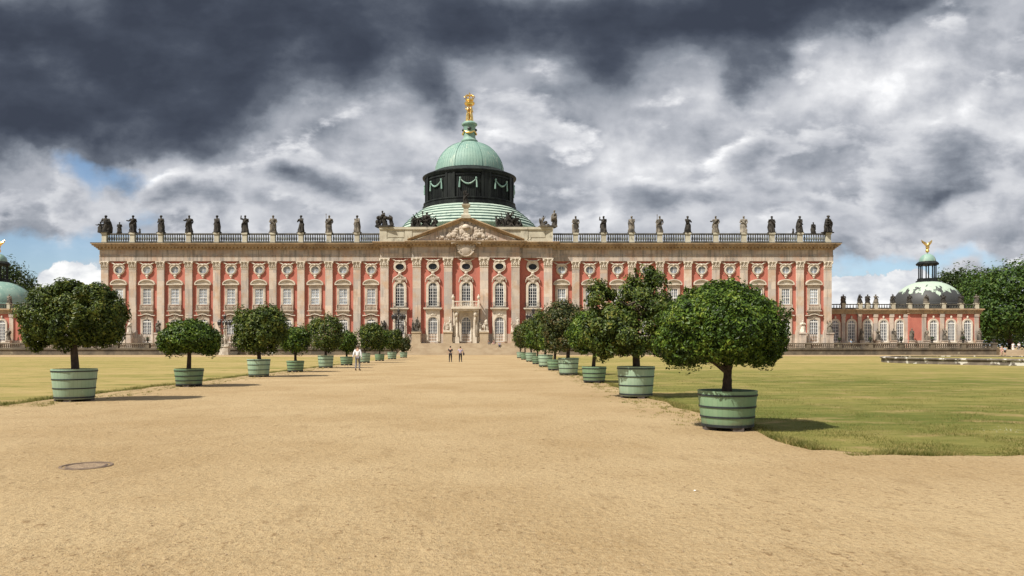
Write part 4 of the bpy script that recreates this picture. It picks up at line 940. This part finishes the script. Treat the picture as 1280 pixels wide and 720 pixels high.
# ------------------------------------------------------------------ trees in tubs
def tub_parts(root, r, h, pale, feet=True, n=36):
    h0 = .07; m = MB()
    m.lathe([(r*.85,h0),(r*.855,h0+.005),(r,h),(r*1.0,h+.001),(r*.93,h),(r*.925,h-.10)], n, cap=False)
    m.lathe([(.02,h0),(r*.85,h0+.001)], n, cap=False)
    part('tub', m, M['paletub' if pale else 'tub'], root, smooth=True)
    for f in ((.04,.28,.56,.88) if not pale else (.06,.36,.66,.93)):
        z = h0+(h-h0)*f; q = r*.85+(r-r*.85)*f; hh = .036 if f > .1 else .05
        m = MB(); m.lathe([(q-.01,z-hh/2),(q+.014,z-hh/2),(q+.016,z+hh/2),(q-.005,z+hh/2)], n, cap=False); part('hoop', m, M['hoop'], root, smooth=False)
    m = MB(); m.lathe([(.02,h-.085),(r*.935,h-.095)], n, cap=False); part('soil', m, M['soil'], root)
    m = MB()
    for k in range(4):
        an = R(90*k-80); c, s = math.cos(an)*r*.66, math.sin(an)*r*.66; m.box(c-.11,c+.11,s-.11,s+.11,0,h0+.004)
    part('feet', m, M['foot'], root)
def trunk_mesh(z0, z1, r, spread, seed, nb=6, fork=None):
    q = random.Random(seed); m = MB(); zf = fork or z0+(z1-z0)*.5
    bend = q.uniform(-.05,.05)
    m.tube([(-bend,0,z0-.06),(-bend*.6,.01,z0+.06),(bend*.3,0,z0+(zf-z0)*.5),(bend,-.02,zf),(bend*.5,0,zf+(z1-zf)*.5),(0,0,z1)], [r*1.5,r*1.15,r,r*1.05,r*.7,r*.2], 10)
    for i in range(nb):
        an = 2*math.pi*i/nb+q.uniform(-.4,.4); d = Vector((math.cos(an), math.sin(an), 0)); L = spread*q.uniform(.6,.95)
        zz = zf+q.uniform(-.08,.2)*(z1-zf)
        pts = [Vector((bend,0,zz-.05)), d*L*.3+Vector((0,0,zz+L*.14)), d*L*.62+Vector((q.uniform(-.1,.1),0,zz+L*q.uniform(.15,.5))), d*L+Vector((0,0,zz+L*q.uniform(.2,.9)))]
        m.tube(pts, [r*.62,r*.45,r*.3,r*.08], 7)
        for k in range(2):
            p0 = pts[1].lerp(pts[2], q.random()); p1 = p0+Vector((q.uniform(-1,1), q.uniform(-1,1), q.uniform(.2,1))).normalized()*L*.5
            m.tube([p0, p0.lerp(p1,.5)+Vector((0,0,.02)), p1], [r*.25,r*.16,r*.05], 5)
    return m
def tub_tree(base, r, h, pale, blobs_, label, n, leaf, m, seed, clump=.3, bottom=None, trunk=.085, rz=0.0, group='trees in tubs along the path', csize=.12, ncl=70, jitter=.9, lump=.07, shell=.72, fork=None):
    root = tag(empty('tub_tree', base, 0), label, 'potted tree', group)
    tub_parts(root, r, h, pale)
    zc = sum(b[2] for b in blobs_)/len(blobs_); top = max(b[2]+b[5]*.6 for b in blobs_); sp_ = max(abs(b[0])+b[3] for b in blobs_)*.75
    part('trunk', trunk_mesh(h-.09, top, trunk, sp_, seed, 7, fork), M['bark'], root, smooth=True)
    p, nn = crown_points(blobs_, n, seed, shell, clump, csize, ncl, bottom, lump)
    put('crown', leaf_mesh('crown', p, nn, leaf, M[m], seed, jitter=jitter), root)
    return root
def bl(base_px, Y, lst, sy=1.0):     # crown lobes measured on the photo -> metres about the tub's base
    s = Y/F; out = []
    for (px, py, rx, rz, *dy) in lst:
        out.append(((px-base_px)*s, (dy[0] if dy else 0)*s, CAMZ+(VY-py)*s, rx*s, (dy[1] if len(dy) > 1 else rx)*s*sy, rz*s))
    return out
XR, XL = 4.85, -12.95
def tx(X, Y): return VX+X*F/Y
# right row --------------------------------------------------
tub_tree((4.87,15.3,0), .595, .80, False, bl(911,15.3,[(904,410,79,55),(903,395,60,43),(858,427,37,32),(948,427,36,33),(905,423,68,39)]),
    'dome-shaped clipped laurel in the nearest tub, in the right foreground', 62000, .078, 'leaf', 101, .25, 1.20, .095, csize=.10, ncl=150, fork=1.30, shell=.8)
tub_tree((4.83,24.7,0), .62, 1.04, True, bl(795,24.7,[(768,412,38,36),(806,395,34,45),(817,368,23,34),(752,378,18,28),(788,425,50,30),(744,410,17,28),(818,412,22,34),(806,350,20,18),(783,372,12,18)]),
    'tall uneven orange tree in the pale tub just behind the front right one', 30000, .115, 'oleaf', 102, .85, 1.35, .11, csize=.13, ncl=120, lump=.08)
tub_tree((4.85,34.8,0), .575, .76, False, bl(742,34.8,[(742,418,34,27),(740,410,26,24)]), 'small round clipped laurel in the low third tub on the right', 14000, .14, 'leaf', 103, .25, 1.2, .08, csize=.13, ncl=80, shell=.8)
tub_tree((4.6,43.9,0), .62, 1.03, True, bl(710,43.9,[(706,410,26,32),(702,395,20,18),(718,402,15,20),(690,418,12,24)]), 'orange tree with browned top in the pale fourth tub on the right', 10000, .17, 'bleaf', 104, .5, 1.5, .10, csize=.2, ncl=70, lump=.1)
specR = [(52.8,.58,.77,False,'leaf',(690,421,19,17),'small round laurel in the fifth tub on the right, before the orange trees behind it'),
         (61.5,.62,1.02,True,'oleaf',(681,413,17,24),'bushy orange tree in the sixth tub on the right'),
         (71,.58,.78,False,'leaf',(671,424,14,14),'low round laurel in the seventh tub on the right'),
         (82,.62,1.02,True,'oleaf',(664,418,12,18),'loose orange tree in the eighth tub on the right'),
         (95,.58,.8,False,'bleaf',(655,420,10,15),'orange tree with brownish leaves in the ninth tub on the right'),
         (108,.58,.9,True,'oleaf',(648,421,9,15),'last small tub tree of the right row, nearest the palace steps')]
for i, (Y, r, h, pale, m, b, lab) in enumerate(specR):
    X = XR-.25-.004*(Y-50); px = tx(X, Y); q = random.Random(i); lob = [b]
    if m != 'leaf': lob += [(b[0]-b[2]*.45,b[1]-b[3]*.35,b[2]*.6,b[3]*.6),(b[0]+b[2]*.4,b[1]-b[3]*.5,b[2]*.55,b[3]*.5),(b[0]+b[2]*.4,b[1]+b[3]*.3,b[2]*.6,b[3]*.5)]
    tub_tree((X,Y,0), r, h, pale, bl(b[0],Y,lob), lab, 5500 if Y < 70 else 3500, .2 if Y < 70 else .26, m, 110+i, .3, None, .09, csize=.22, ncl=50)
# left row --------------------------------------------------
tub_tree((-13.0,23.25,0), .655, 1.0, True, bl(93,23.25,[(58,395,29,34),(92,400,42,36),(127,396,28,34),(76,374,25,19),(112,372,28,18),(46,412,16,25),(88,364,25,13),(139,405,16,26)]),
    'wide uneven orange tree in the big tub at the left edge', 40000, .108, 'oleaf', 201, .6, 1.22, .105, csize=.12, ncl=130, lump=.07)
tub_tree((-12.8,31.6,0), .60, .76, False, bl(238,31.6,[(238,424,38,21),(237,418,30,19),(215,430,16,13),(262,430,15,14)]), 'mushroom-shaped laurel in the second tub on the left', 18000, .125, 'leaf', 202, .25, 1.27, .085, csize=.12, ncl=90, shell=.8)
tub_tree((-12.95,41.6,0), .635, .99, True, bl(322,41.6,[(325,413,28,28),(303,401,13,17),(343,408,14,22),(328,396,21,12),(305,425,12,14)]), 'uneven orange tree in the third tub on the left', 15000, .165, 'oleaf', 203, .5, None, .10, csize=.18, ncl=80, lump=.1)
specL = [(49.4,.58,.75,False,'leaf',(374,424,19.5,15),'round laurel in the fourth tub on the left'),
         (58.5,.62,1.0,True,'oleaf',(411,418,22,22),'bushy orange tree in the fifth tub on the left, left of the walking man'),
         (67,.58,.78,False,'leaf',(438,427,13,13),'low round laurel in the sixth tub on the left, beside the walking man'),
         (76.5,.62,1.02,True,'oleaf',(464,421,15,17),'orange tree in the seventh tub on the left, right of the walking man'),
         (87,.58,.8,False,'leaf',(474,424,10,13),'small round laurel in the eighth tub on the left'),
         (98,.62,.98,True,'oleaf',(488,425,12,13),'small orange tree in the ninth tub on the left'),
         (111,.58,.85,True,'bleaf',(502,431,8,8.5),'tiny brownish shrub in the last tub of the left row, beside the palace steps')]
for i, (Y, r, h, pale, m, b, lab) in enumerate(specL):
    X = XL; lob = [b]
    if m != 'leaf': lob += [(b[0]-b[2]*.5,b[1]-b[3]*.4,b[2]*.55,b[3]*.55),(b[0]+b[2]*.4,b[1]-b[3]*.5,b[2]*.55,b[3]*.5),(b[0]+b[2]*.5,b[1]+b[3]*.3,b[2]*.5,b[3]*.5)]
    tub_tree((X,Y,0), r, h, pale, bl(tx(X,Y) if abs(tx(X,Y)-b[0]) > 6 else b[0],Y,lob), lab, 6000 if Y < 70 else 3500, .18 if Y < 70 else .25, m, 210+i, .35, None, .09, csize=.2, ncl=50)

# ------------------------------------------------------------------ park trees
def park_tree(loc, blobs_, label, n, leaf, m, seed, trunk=.45, h=6):
    root = tag(empty('park_tree', loc), label, 'tree', 'park trees beside the palace')
    q = random.Random(seed); t = MB(); top = max(b[2] for b in blobs_)
    t.tube([(0,0,-.1),(0,0,.6),(.1,0,h*.5),(-.1,0,h),(0,0,top)], [trunk*1.6,trunk*1.1,trunk,trunk*.85,trunk*.2], 10)
    for b in blobs_:
        t.tube([(0,0,h*.8),(b[0]*.4,b[1]*.4,(h*.8+b[2])*.5),(b[0],b[1],b[2])], [trunk*.5,trunk*.35,trunk*.08], 7)
    part('trunk', t, M['bark'], root, smooth=True)
    p, nn = crown_points(blobs_, n, seed, .6, .65, leaf*1.7, 230, None, .10)
    put('crown', leaf_mesh('crown', p, nn, leaf, M[m], seed, .6), root)
def pt_blobs(cx, Y, lst): return bl(cx, Y, lst)
Y = 185; park_tree(((1262-VX)*Y/F, Y, 0), pt_blobs(1262,Y,[(1262,360,40,30),(1240,385,26,32),(1285,380,40,38),(1262,395,50,24),(1300,350,30,30),(1246,352,18,18),(1230,408,18,22)]), 'big broad-leaved park tree at the right edge beside the side wing', 16000, .75, 'tleaf', 301, .6, 5)
Y = 215; park_tree(((1222-VX)*Y/F, Y, 0), pt_blobs(1222,Y,[(1222,352,16,16),(1215,375,20,30),(1235,365,18,24),(1222,400,22,30)]), 'mid-green park tree rising just behind the end of the right side wing', 7000, .8, 'tleaf', 302, .5, 6)
Y = 235; park_tree(((1200-VX)*Y/F, Y, 0), pt_blobs(1200,Y,[(1200,346,8,11),(1200,362,11,14),(1200,385,14,22)]), 'taller narrow dark tree right behind the right side dome', 3500, .8, 'dleaf', 303, .4, 6)
Y = 235; park_tree(((1183-VX)*Y/F, Y, 0), pt_blobs(1183,Y,[(1183,349,9,9),(1183,368,11,18),(1178,385,12,20)]), 'shorter narrow dark tree peeping over the right side dome', 3500, .8, 'dleaf', 304, .4, 6)
Y = 200; park_tree(((1330-VX)*Y/F, Y, 0), pt_blobs(1330,Y,[(1330,370,45,40),(1300,395,30,30)]), 'park tree mostly beyond the right edge of the picture', 5000, .9, 'tleaf', 306, .5, 5)
Y = 240; park_tree(((1290-VX)*Y/F, Y, 0), pt_blobs(1290,Y,[(1260,410,34,26),(1300,405,34,26),(1240,415,24,20)]), 'low shaded tree mass behind the big park tree at the right', 5000, 1.0, 'dleaf', 307, .5, 3)
Y = 200; park_tree(((8-VX)*Y/F, Y, 0), pt_blobs(8,Y,[(6,345,20,18),(22,358,18,18),(34,372,14,16),(-10,360,22,26),(12,385,30,22)]), 'dark park tree behind the left side dome', 8000, .75, 'dleaf', 305, .5, 5)

# ------------------------------------------------------------------ round basin kerb, manhole, litter
a = MB(); n = 90
def ring(r0, r1, z): return [[Vector((r*math.cos(2*math.pi*i/n), r*math.sin(2*math.pi*i/n), zz)) for i in range(n)] for r, zz in z]
a.rings(ring(0,0,[(13.2,.0),(13.2,.42),(13.05,.46),(13.05,.60),(13.9,.60),(14.0,.54),(14.0,.46),(13.85,.42),(13.85,.0)]), False)
kb = tag(part('round_bed', a, mat('kerb_stone', (.17,.145,.11), (.09,.075,.06), 1.2, .85, .3, 9, stain=((.50,.48,.43),.9,.56,.60)), None, (55.3,75.5,0), True), 'low round bed with a weathered stone kerb in the right lawn', 'flower bed')
a = MB(); a.lathe([(.02,.50),(13.1,.47)], 60, cap=False); part('bed_grass', a, M['lawn'], kb)
mp = G(108,582.5)
a = MB(); a.lathe([(.245,.004),(.245,.010),(.265,.010),(.275,.006)], 32, cap=False); a.lathe([(.305,.004),(.31,.011),(.345,.011),(.35,.003)], 32, cap=False)
mh = tag(part('manhole_cover', a, mat('rusty_iron', (.10,.07,.055), (.20,.14,.09), 9, .8, .4, 40), None, (mp.x,mp.y,0)), 'round rusty manhole cover half filled with sand, in the path at the lower left', 'manhole cover')
a = MB()
for k in range(24):
    an = 2*math.pi*k/24
    for rr in (.06,.12,.18,.235):
        if (k+int(rr*50))%2: a.ball((rr*math.cos(an),rr*math.sin(an),.004), (.012,.012,.006), 5, 4)
a.lathe([(.0,.0045),(.25,.0055)], 24, cap=False); part('lid', a, mat('lid_grit', (.30,.22,.14), (.20,.14,.09), 14, .95, .6, 40), mh)
a = MB(); a.add([(-.03,-.012,.004),(.0,-.02,.014),(.032,-.006,.007),(.018,.024,.004),(-.018,.02,.012)], [(0,1,4),(1,2,3),(1,3,4)])
p = G(870,614); tag(part('paper_scrap', a, M['white'], None, (p.x,p.y,.001)), 'tiny white paper scrap lying alone on the sand right of the path\'s middle', 'litter')
# ------------------------------------------------------------------ people
def skin_mesh(name, verts, edges, radii, m, root=0, sub=2):
    me = bpy.data.meshes.new('tmp'); me.from_pydata(verts, edges, []); o = bpy.data.objects.new('tmp', me); COL.objects.link(o)
    md = o.modifiers.new('s', 'SKIN'); sv = me.skin_vertices[0].data
    for i, r in enumerate(radii): sv[i].radius = r if isinstance(r, tuple) else (r, r); sv[i].use_root = i == root
    md.branch_smoothing = .3
    sm = o.modifiers.new('u', 'SUBSURF'); sm.levels = sub; sm.render_levels = sub
    dg = bpy.context.evaluated_depsgraph_get(); me2 = bpy.data.meshes.new_from_object(o.evaluated_get(dg)); me2.name = name
    bpy.data.objects.remove(o); bpy.data.meshes.remove(me)
    me2.materials.clear(); me2.materials.append(m); me2.polygons.foreach_set('use_smooth', [True]*len(me2.polygons)); return me2
BASE = dict(pel=(0,0,.95), sp=(0,0,1.14), ch=(0,0,1.34), ne=(0,.01,1.49), hd=(0,-.01,1.58), tp=(0,-.01,1.68),
    sL=(-.17,0,1.41), eL=(-.24,.03,1.13), wL=(-.26,-.04,.89), sR=(.17,0,1.41), eR=(.24,.03,1.13), wR=(.26,-.04,.89),
    hL=(-.09,0,.90), kL=(-.10,-.06,.50), aL=(-.10,.02,.09), tL=(-.11,-.15,.04), hR=(.09,0,.90), kR=(.10,-.02,.50), aR=(.10,.10,.10), tR=(.11,-.06,.05))
def person(loc, rz, label, top, legs, hair, pose=None, scale=1.0, sleeves=True, shorts=False, shoes='black_cloth', group=None):
    """faces local -y; rz turns it"""
    J = dict(BASE); J.update(pose or {}); J = {k: Vector(v) for k, v in J.items()}
    rad = dict(pel=(.135,.10), sp=(.12,.09), ch=(.14,.10), ne=.05, hd=.072, tp=.062, sL=.06, eL=.042, wL=.028, sR=.06, eR=.042, wR=.028,
               hL=.085, kL=.055, aL=.036, tL=.034, hR=.085, kR=.055, aR=.036, tR=.034)
    E = [('pel','sp'),('sp','ch'),('ch','ne'),('ne','hd'),('hd','tp'),('ch','sL'),('sL','eL'),('eL','wL'),('ch','sR'),('sR','eR'),('eR','wR'),('pel','hL'),('hL','kL'),('kL','aL'),('aL','tL'),('pel','hR'),('hR','kR'),('kR','aR'),('aR','tR')]
    names = list(J); V = [tuple(J[k]) for k in names]; Rr = [rad[k] for k in names]; Ed = [(names.index(a), names.index(b)) for a, b in E]
    for s in 'LR':
        w = J['w'+s]; d = (w-J['e'+s]).normalized(); sg = -1 if s == 'L' else 1
        side = Vector((0,1,0)) if abs(d.y) < .8 else Vector((1,0,0)); pm = len(V); V.append(tuple(w+d*.055)); Rr.append((.032,.02)); Ed.append((names.index('w'+s), pm))
        for k in range(4):
            q = len(V); b = w+d*(.10)+side*(.028*(k-1.5)); V.append(tuple(b)); Rr.append(.0095); Ed.append((pm,q))
            V.append(tuple(b+d*(.075-.012*abs(k-1.3))+Vector((-sg*.02,0,0)))); Rr.append(.008); Ed.append((q,q+1))
        q = len(V); V.append(tuple(w+d*.06-side*.05)); Rr.append(.01); Ed.append((pm,q)); V.append(tuple(w+d*.10-side*.065)); Rr.append(.009); Ed.append((q,q+1))
    body = skin_mesh('person', V, Ed, Rr, M['skin'], names.index('pel'))
    o = put('person', body, None, loc, rz, scale); tag(o, label, 'person', group)
    def sub(nm, keys, grow, m, ends=None, root=0):
        idx = {k: i for i, k in enumerate(keys)}; vs = [tuple((ends or {}).get(k, J[k])) for k in keys]
        rr = [tuple(q+grow for q in rad[k]) if isinstance(rad[k], tuple) else rad[k]+grow for k in keys]
        ed = [(idx[a], idx[b]) for a, b in E if a in idx and b in idx]
        put(nm, skin_mesh(nm, vs, ed, rr, M[m], root), o)
    ends = {} if sleeves else {'eL': J['sL'].lerp(J['eL'],.75), 'eR': J['sR'].lerp(J['eR'],.75)}
    keys = ['pel','sp','ch','sL','eL','sR','eR']+(['wL','wR'] if sleeves else [])
    e2 = dict(ends); e2['pel'] = J['pel']+Vector((0,0,.0))
    sub('shirt', keys, .02, top, e2)
    e3 = {'kL': J['kL'].lerp(J['hL'],.1),'kR': J['kR'].lerp(J['hR'],.1)} if shorts else {'aL': J['aL']+Vector((0,0,.01)),'aR': J['aR']+Vector((0,0,.01))}
    sub('shorts' if shorts else 'trousers', ['pel','hL','kL','hR','kR']+([] if shorts else ['aL','aR']), .018, legs, e3)
    sh = MB()
    for s in 'LR':
        a_, t_ = J['a'+s], J['t'+s]; sh.tube([a_+(a_-t_)*.25+Vector((0,0,-.035)), a_.lerp(t_,.4)+Vector((0,0,-.01)), t_, t_+(t_-a_)*.15], [.045,.05,.043,.025], 8)
    part('shoes', sh, M[shoes], o, smooth=True)
    h = MB(); hd, tp = J['hd'], J['tp']; c = hd.lerp(tp,.55)
    h.ball(tuple(c+Vector((0,.018,.022))), (.088,.095,.098), 12, 8); part('hair', h, M[hair], o, smooth=True)
    f = MB(); fc = hd.lerp(tp,.3)
    f.ball(tuple(fc+Vector((0,-.078,.0))), (.013,.024,.018), 6, 5)
    for s in (-1,1): f.ball(tuple(fc+Vector((s*.078,.0,.0))), (.014,.024,.032), 6, 5)
    part('nose_and_ears', f, M['skin'], o, smooth=True)
    f = MB()
    for s in (-1,1): f.ball(tuple(fc+Vector((s*.028,-.066,.022))), (.011,.010,.007), 6, 5)
    f.ball(tuple(fc+Vector((0,-.066,-.042))), (.022,.008,.005), 6, 5); part('eyes_and_mouth', f, M['dark_hair'], o, smooth=True)
    return o
walk = dict(eL=(-.25,.02,1.14), wL=(-.28,.0,.90), eR=(.26,.04,1.14), wR=(.31,.01,.91), kL=(-.11,-.09,.50), aL=(-.12,-.03,.09), tL=(-.14,-.21,.04), kR=(.10,.0,.49), aR=(.11,.13,.11), tR=(.12,-.03,.03))
p = G(447,463.2); person((p.x,p.y,0), R(176), 'man in a white long-sleeved shirt and grey trousers walking away beside the left tub row', 'white_shirt','grey_trousers','grey_hair', walk, 1.02, shoes='brown_leather')
p = G(563,452.6); person((p.x,p.y,0), R(180), 'person all in black, the left one of the pair walking up the path', 'black_cloth','black_cloth','dark_hair', walk, 1.0, sleeves=False)
p2 = G(575.5,452.6); o = person((p2.x,p2.y,0), R(178), 'person in a lavender top, the right one of the pair on the path', 'lavender','black_cloth','dark_hair', walk, .98, sleeves=False)
a = MB(); a.loft([(.0,0,.72,.05,.12,0),(0,0,.76,.08,.17,0),(0,0,.95,.08,.16,0),(0,0,1.02,.04,.12,0)], 12)
a.tube([(0,-.1,1.0),(-.1,-.1,1.25),(-.2,-.04,1.46),(-.2,.06,1.44),(-.1,.12,1.25),(0,.1,1.0)], .014, 6)
b = part('shoulder_bag', a, M['black_cloth'], None, (p2.x+.36,p2.y+.02,0), True); tag(b, 'dark shoulder bag at the side of the person in the lavender top', 'bag')
sit = dict(pel=(0,0,.18), sp=(0,-.02,.38), ch=(0,-.05,.56), ne=(0,-.06,.72), hd=(0,-.09,.80), tp=(0,-.09,.90), sL=(-.17,-.05,.64), eL=(-.25,-.20,.44), wL=(-.14,-.38,.46), sR=(.17,-.05,.64), eR=(.25,-.2,.44), wR=(.14,-.38,.46),
    hL=(-.09,-.03,.14), kL=(-.13,-.44,.32), aL=(-.13,-.46,-.10), tL=(-.14,-.66,-.15), hR=(.09,-.03,.14), kR=(.13,-.42,.32), aR=(.13,-.5,-.10), tR=(.14,-.68,-.15))
for px, zz, yy, rz, t, l, hr, lab in ((610.5,2.166,151.2,.4,'black_cloth','grey_trousers','dark_hair','person in black sitting at the top of the palace steps, leftmost of the sitters'),
        (617.5,2.166,151.2,-.3,'black_cloth','pink_cloth','dark_hair','person in a black top with bare legs sitting second on the palace steps'),
        (624.3,1.608,150.2,.0,'blue_cloth','black_cloth','fair_hair','person in blue sitting lower at the right on the palace steps')):
    person(((px-VX)*yy/F, yy, zz), rz, lab, t, l, hr, sit, 1.0, sleeves=False, group='people sitting on the steps')
far = [(329,134,2.6,'lavender','black_cloth','dark_hair','person in a pale top far off by the left balustrade, beside a dog',0,False),
       (1252.3,140,3.3,'pink_cloth','pink_cloth','fair_hair','person in pale pink walking on the sand before the right end of the balustrade',0,True),
       (1256.3,140,3.0,'sky_cloth','black_cloth','dark_hair','person in a light blue top and dark shorts beside the one in pink',0,True),
       (1266.3,152,2.0,'white_shirt','white_shirt','dark_hair','person all in white standing under the trees at the right edge',.801,False),
       (1273.6,152,2.9,'white_shirt','grey_trousers','dark_hair','person in a white top and grey trousers under the trees at the far right',.801,False),
       (1064,150,.3,'sky_cloth','black_cloth','fair_hair','fair-haired person in pale blue behind the right balustrade near the palace corner',1.401,False)]
for px, Y, rz, t, l, hr, lab, z, sh in far: person(((px-VX)*Y/F, Y, z), rz, lab, t, l, hr, walk, 1.0, sleeves=False, shorts=sh)
# dog
dv = [(0,.0,.42),(0,-.28,.44),(0,.30,.43),(0,-.42,.58),(0,-.50,.66),(0,-.64,.62),(0,.44,.52),(0,.58,.40)]
de = [(0,1),(0,2),(1,3),(3,4),(4,5),(2,6),(6,7)]; drr = [(.12,.13),(.13,.16),(.12,.12),.085,.085,.04,.035,.02]
for sx in (-1,1):
    k = len(dv); dv += [(sx*.09,-.28,.36),(sx*.09,-.25,.2),(sx*.09,-.27,.06),(sx*.09,-.33,.03)]; drr += [.07,.042,.03,.028]; de += [(1,k),(k,k+1),(k+1,k+2),(k+2,k+3)]
    k = len(dv); dv += [(sx*.09,.28,.36),(sx*.09,.22,.25),(sx*.09,.36,.16),(sx*.09,.32,.05),(sx*.09,.26,.03)]; drr += [.085,.055,.032,.028,.028]; de += [(2,k),(k,k+1),(k+1,k+2),(k+2,k+3),(k+3,k+4)]
Y = 132; d = put('dog', skin_mesh('dog', dv, de, drr, mat('dog_coat', (.02,.02,.02), (.6,.58,.54), 3.0, .8, 0), 0), None, ((338.5-VX)*Y/F, Y, 0), R(85)); tag(d, 'black and white dog beside the distant person by the left balustrade', 'dog')
a = MB()
for s in (-1,1): a.add([(s*.03,-.5,.72),(s*.09,-.48,.70),(s*.07,-.52,.80),(s*.06,-.46,.73)], [(0,1,2),(1,3,2),(3,0,2)])
part('ears', a, M['black_cloth'], d)

# ------------------------------------------------------------------ ground cover
def blades(name, n, sampler, h0, h1, wdt, seed, m='blade', lean=.5):
    q = np.random.default_rng(seed); xy = sampler(q, n); n = len(xy); an = q.uniform(0,2*np.pi,n); h = q.uniform(h0,h1,n)*(1+.5*np.sin(xy[:,0]*2.9+np.sin(xy[:,1]*2.3)))
    dirx, diry = np.cos(an)*wdt, np.sin(an)*wdt; ln = q.normal(size=(n,2))*lean*h[:,None]
    v = np.empty((n,3,3)); v[:,0] = np.stack([xy[:,0]-dirx,xy[:,1]-diry,np.zeros(n)],1); v[:,1] = np.stack([xy[:,0]+dirx,xy[:,1]+diry,np.zeros(n)],1); v[:,2] = np.stack([xy[:,0]+ln[:,0],xy[:,1]+ln[:,1],h],1)
    i = np.arange(n)*3; me = bpy.data.meshes.new(name); me.from_pydata(v.reshape(-1,3).tolist(), [], np.stack([i,i+1,i+2],1).tolist()); me.materials.append(M[m])
    return structure(put(name, me), 'stuff')
def bare(x, y): return np.sin(x*1.3+.7*np.sin(y*1.1))*np.sin(y*1.7+1.2*np.sin(x*.7+1))+.5*np.sin(x*3.7+y*2.1)*np.sin(y*4.3-x*1.9)
def lawn_right(q, n):
    y = 11.7+(np.power(q.random(n),2.2))*34; x = 5.35+.16*np.sin(y*1.7+1)+q.random(n)*np.minimum(16, 3+.78*y-5)
    x = x+np.where(y < 12.4, .4*(12.4-y)/.7, 0); k = bare(x,y)+q.normal(size=n)*.3 < .38; return np.stack([x[k],y[k]],1)
blades('grass', 120000, lawn_right, .012, .045, .005, 1)
def edge_r(q, n):
    y = 12.2+np.power(q.random(n),1.6)*38; x = 5.35+np.abs(q.normal(size=n))*.22-.12+.10*np.sin(y*1.7+1); return np.stack([x,y],1)
blades('grass', 16000, edge_r, .03,.085,.006, 2)
def front_edge(q, n):
    x = 5.6+q.random(n)**1.2*14; y = 11.64+.05*np.sin(x*2.3)+.04*np.sin(x*6.1+1)-.006*x+np.abs(q.normal(size=n))*.13-.04; k = np.sin(x*3.1)+.6*np.sin(x*7.7+2)+q.normal(size=n)*.4 > -.5; x, y = x[k], y[k]; return np.stack([x,y],1)
blades('grass', 9000, front_edge, .02,.07,.006, 3)
def edge_l(q, n):
    y = 20+np.power(q.random(n),1.5)*50; x = -14.1-np.abs(q.normal(size=n))*.2+.08+.08*np.sin(y*1.7+2); return np.stack([x,y],1)
blades('grass', 14000, edge_l, .03,.10,.008, 4)
def weeds(q, n):     # sparse yellowing tufts in the sand around the tubs
    k = n//14; cx = np.concatenate([q.normal(4.75,.55,k//2), q.normal(-13.3,.5,k-k//2)]); cy = np.concatenate([16+q.random(k//2)**1.3*50, 21+q.random(k-k//2)**1.3*45])
    keep_ = np.ones(k, bool)
    idx = q.integers(0,k,n); return np.stack([cx[idx]+q.normal(size=n)*.05, cy[idx]+q.normal(size=n)*.06],1)
blades('weeds', 15000, weeds, .02,.055,.006, 5, 'weed')
def pebbles():
    q = np.random.default_rng(9); n = 11000; y = 4.8+q.random(n)**1.7*22; x = (q.random(n)-.5)*2*(.78*y); x = np.clip(x, -12.2, np.where(y > 11, 4.2, 30))
    s = q.uniform(.003,.009,n)*np.where(q.random(n) < .05, 1.9, 1); vs = np.empty((n,6,3))
    for k, d in enumerate(((1,0,0),(-1,0,0),(0,1,0),(0,-1,0),(0,0,.7),(0,0,-.3))): vs[:,k] = np.stack([x,y,s*.2],1)+np.array(d)*s[:,None]*q.uniform(.7,1.2,(n,3))
    i = np.arange(n)*6; F_ = [np.stack([i+a,i+b,i+c],1) for a,b,c in ((0,2,4),(2,1,4),(1,3,4),(3,0,4),(2,0,5),(1,2,5),(3,1,5),(0,3,5))]
    me = bpy.data.meshes.new('pebbles'); me.from_pydata(vs.reshape(-1,3).tolist(), [], np.concatenate(F_).tolist()); me.materials.append(M['pebble'])
    structure(put('gravel', me), 'stuff')
pebbles()
q = np.random.default_rng(12); n = 110; c = G(1264,541); x = c.x+q.normal(size=n)*.28; y = c.y+q.normal(size=n)*.28; pts = np.stack([x,y,np.full(n,.045)],1)
structure(put('daisies', leaf_mesh('daisies', pts, np.tile([0,0,1.0],(n,1)), .016, M['flower'], 3, .9, .1, .3)), 'stuff')
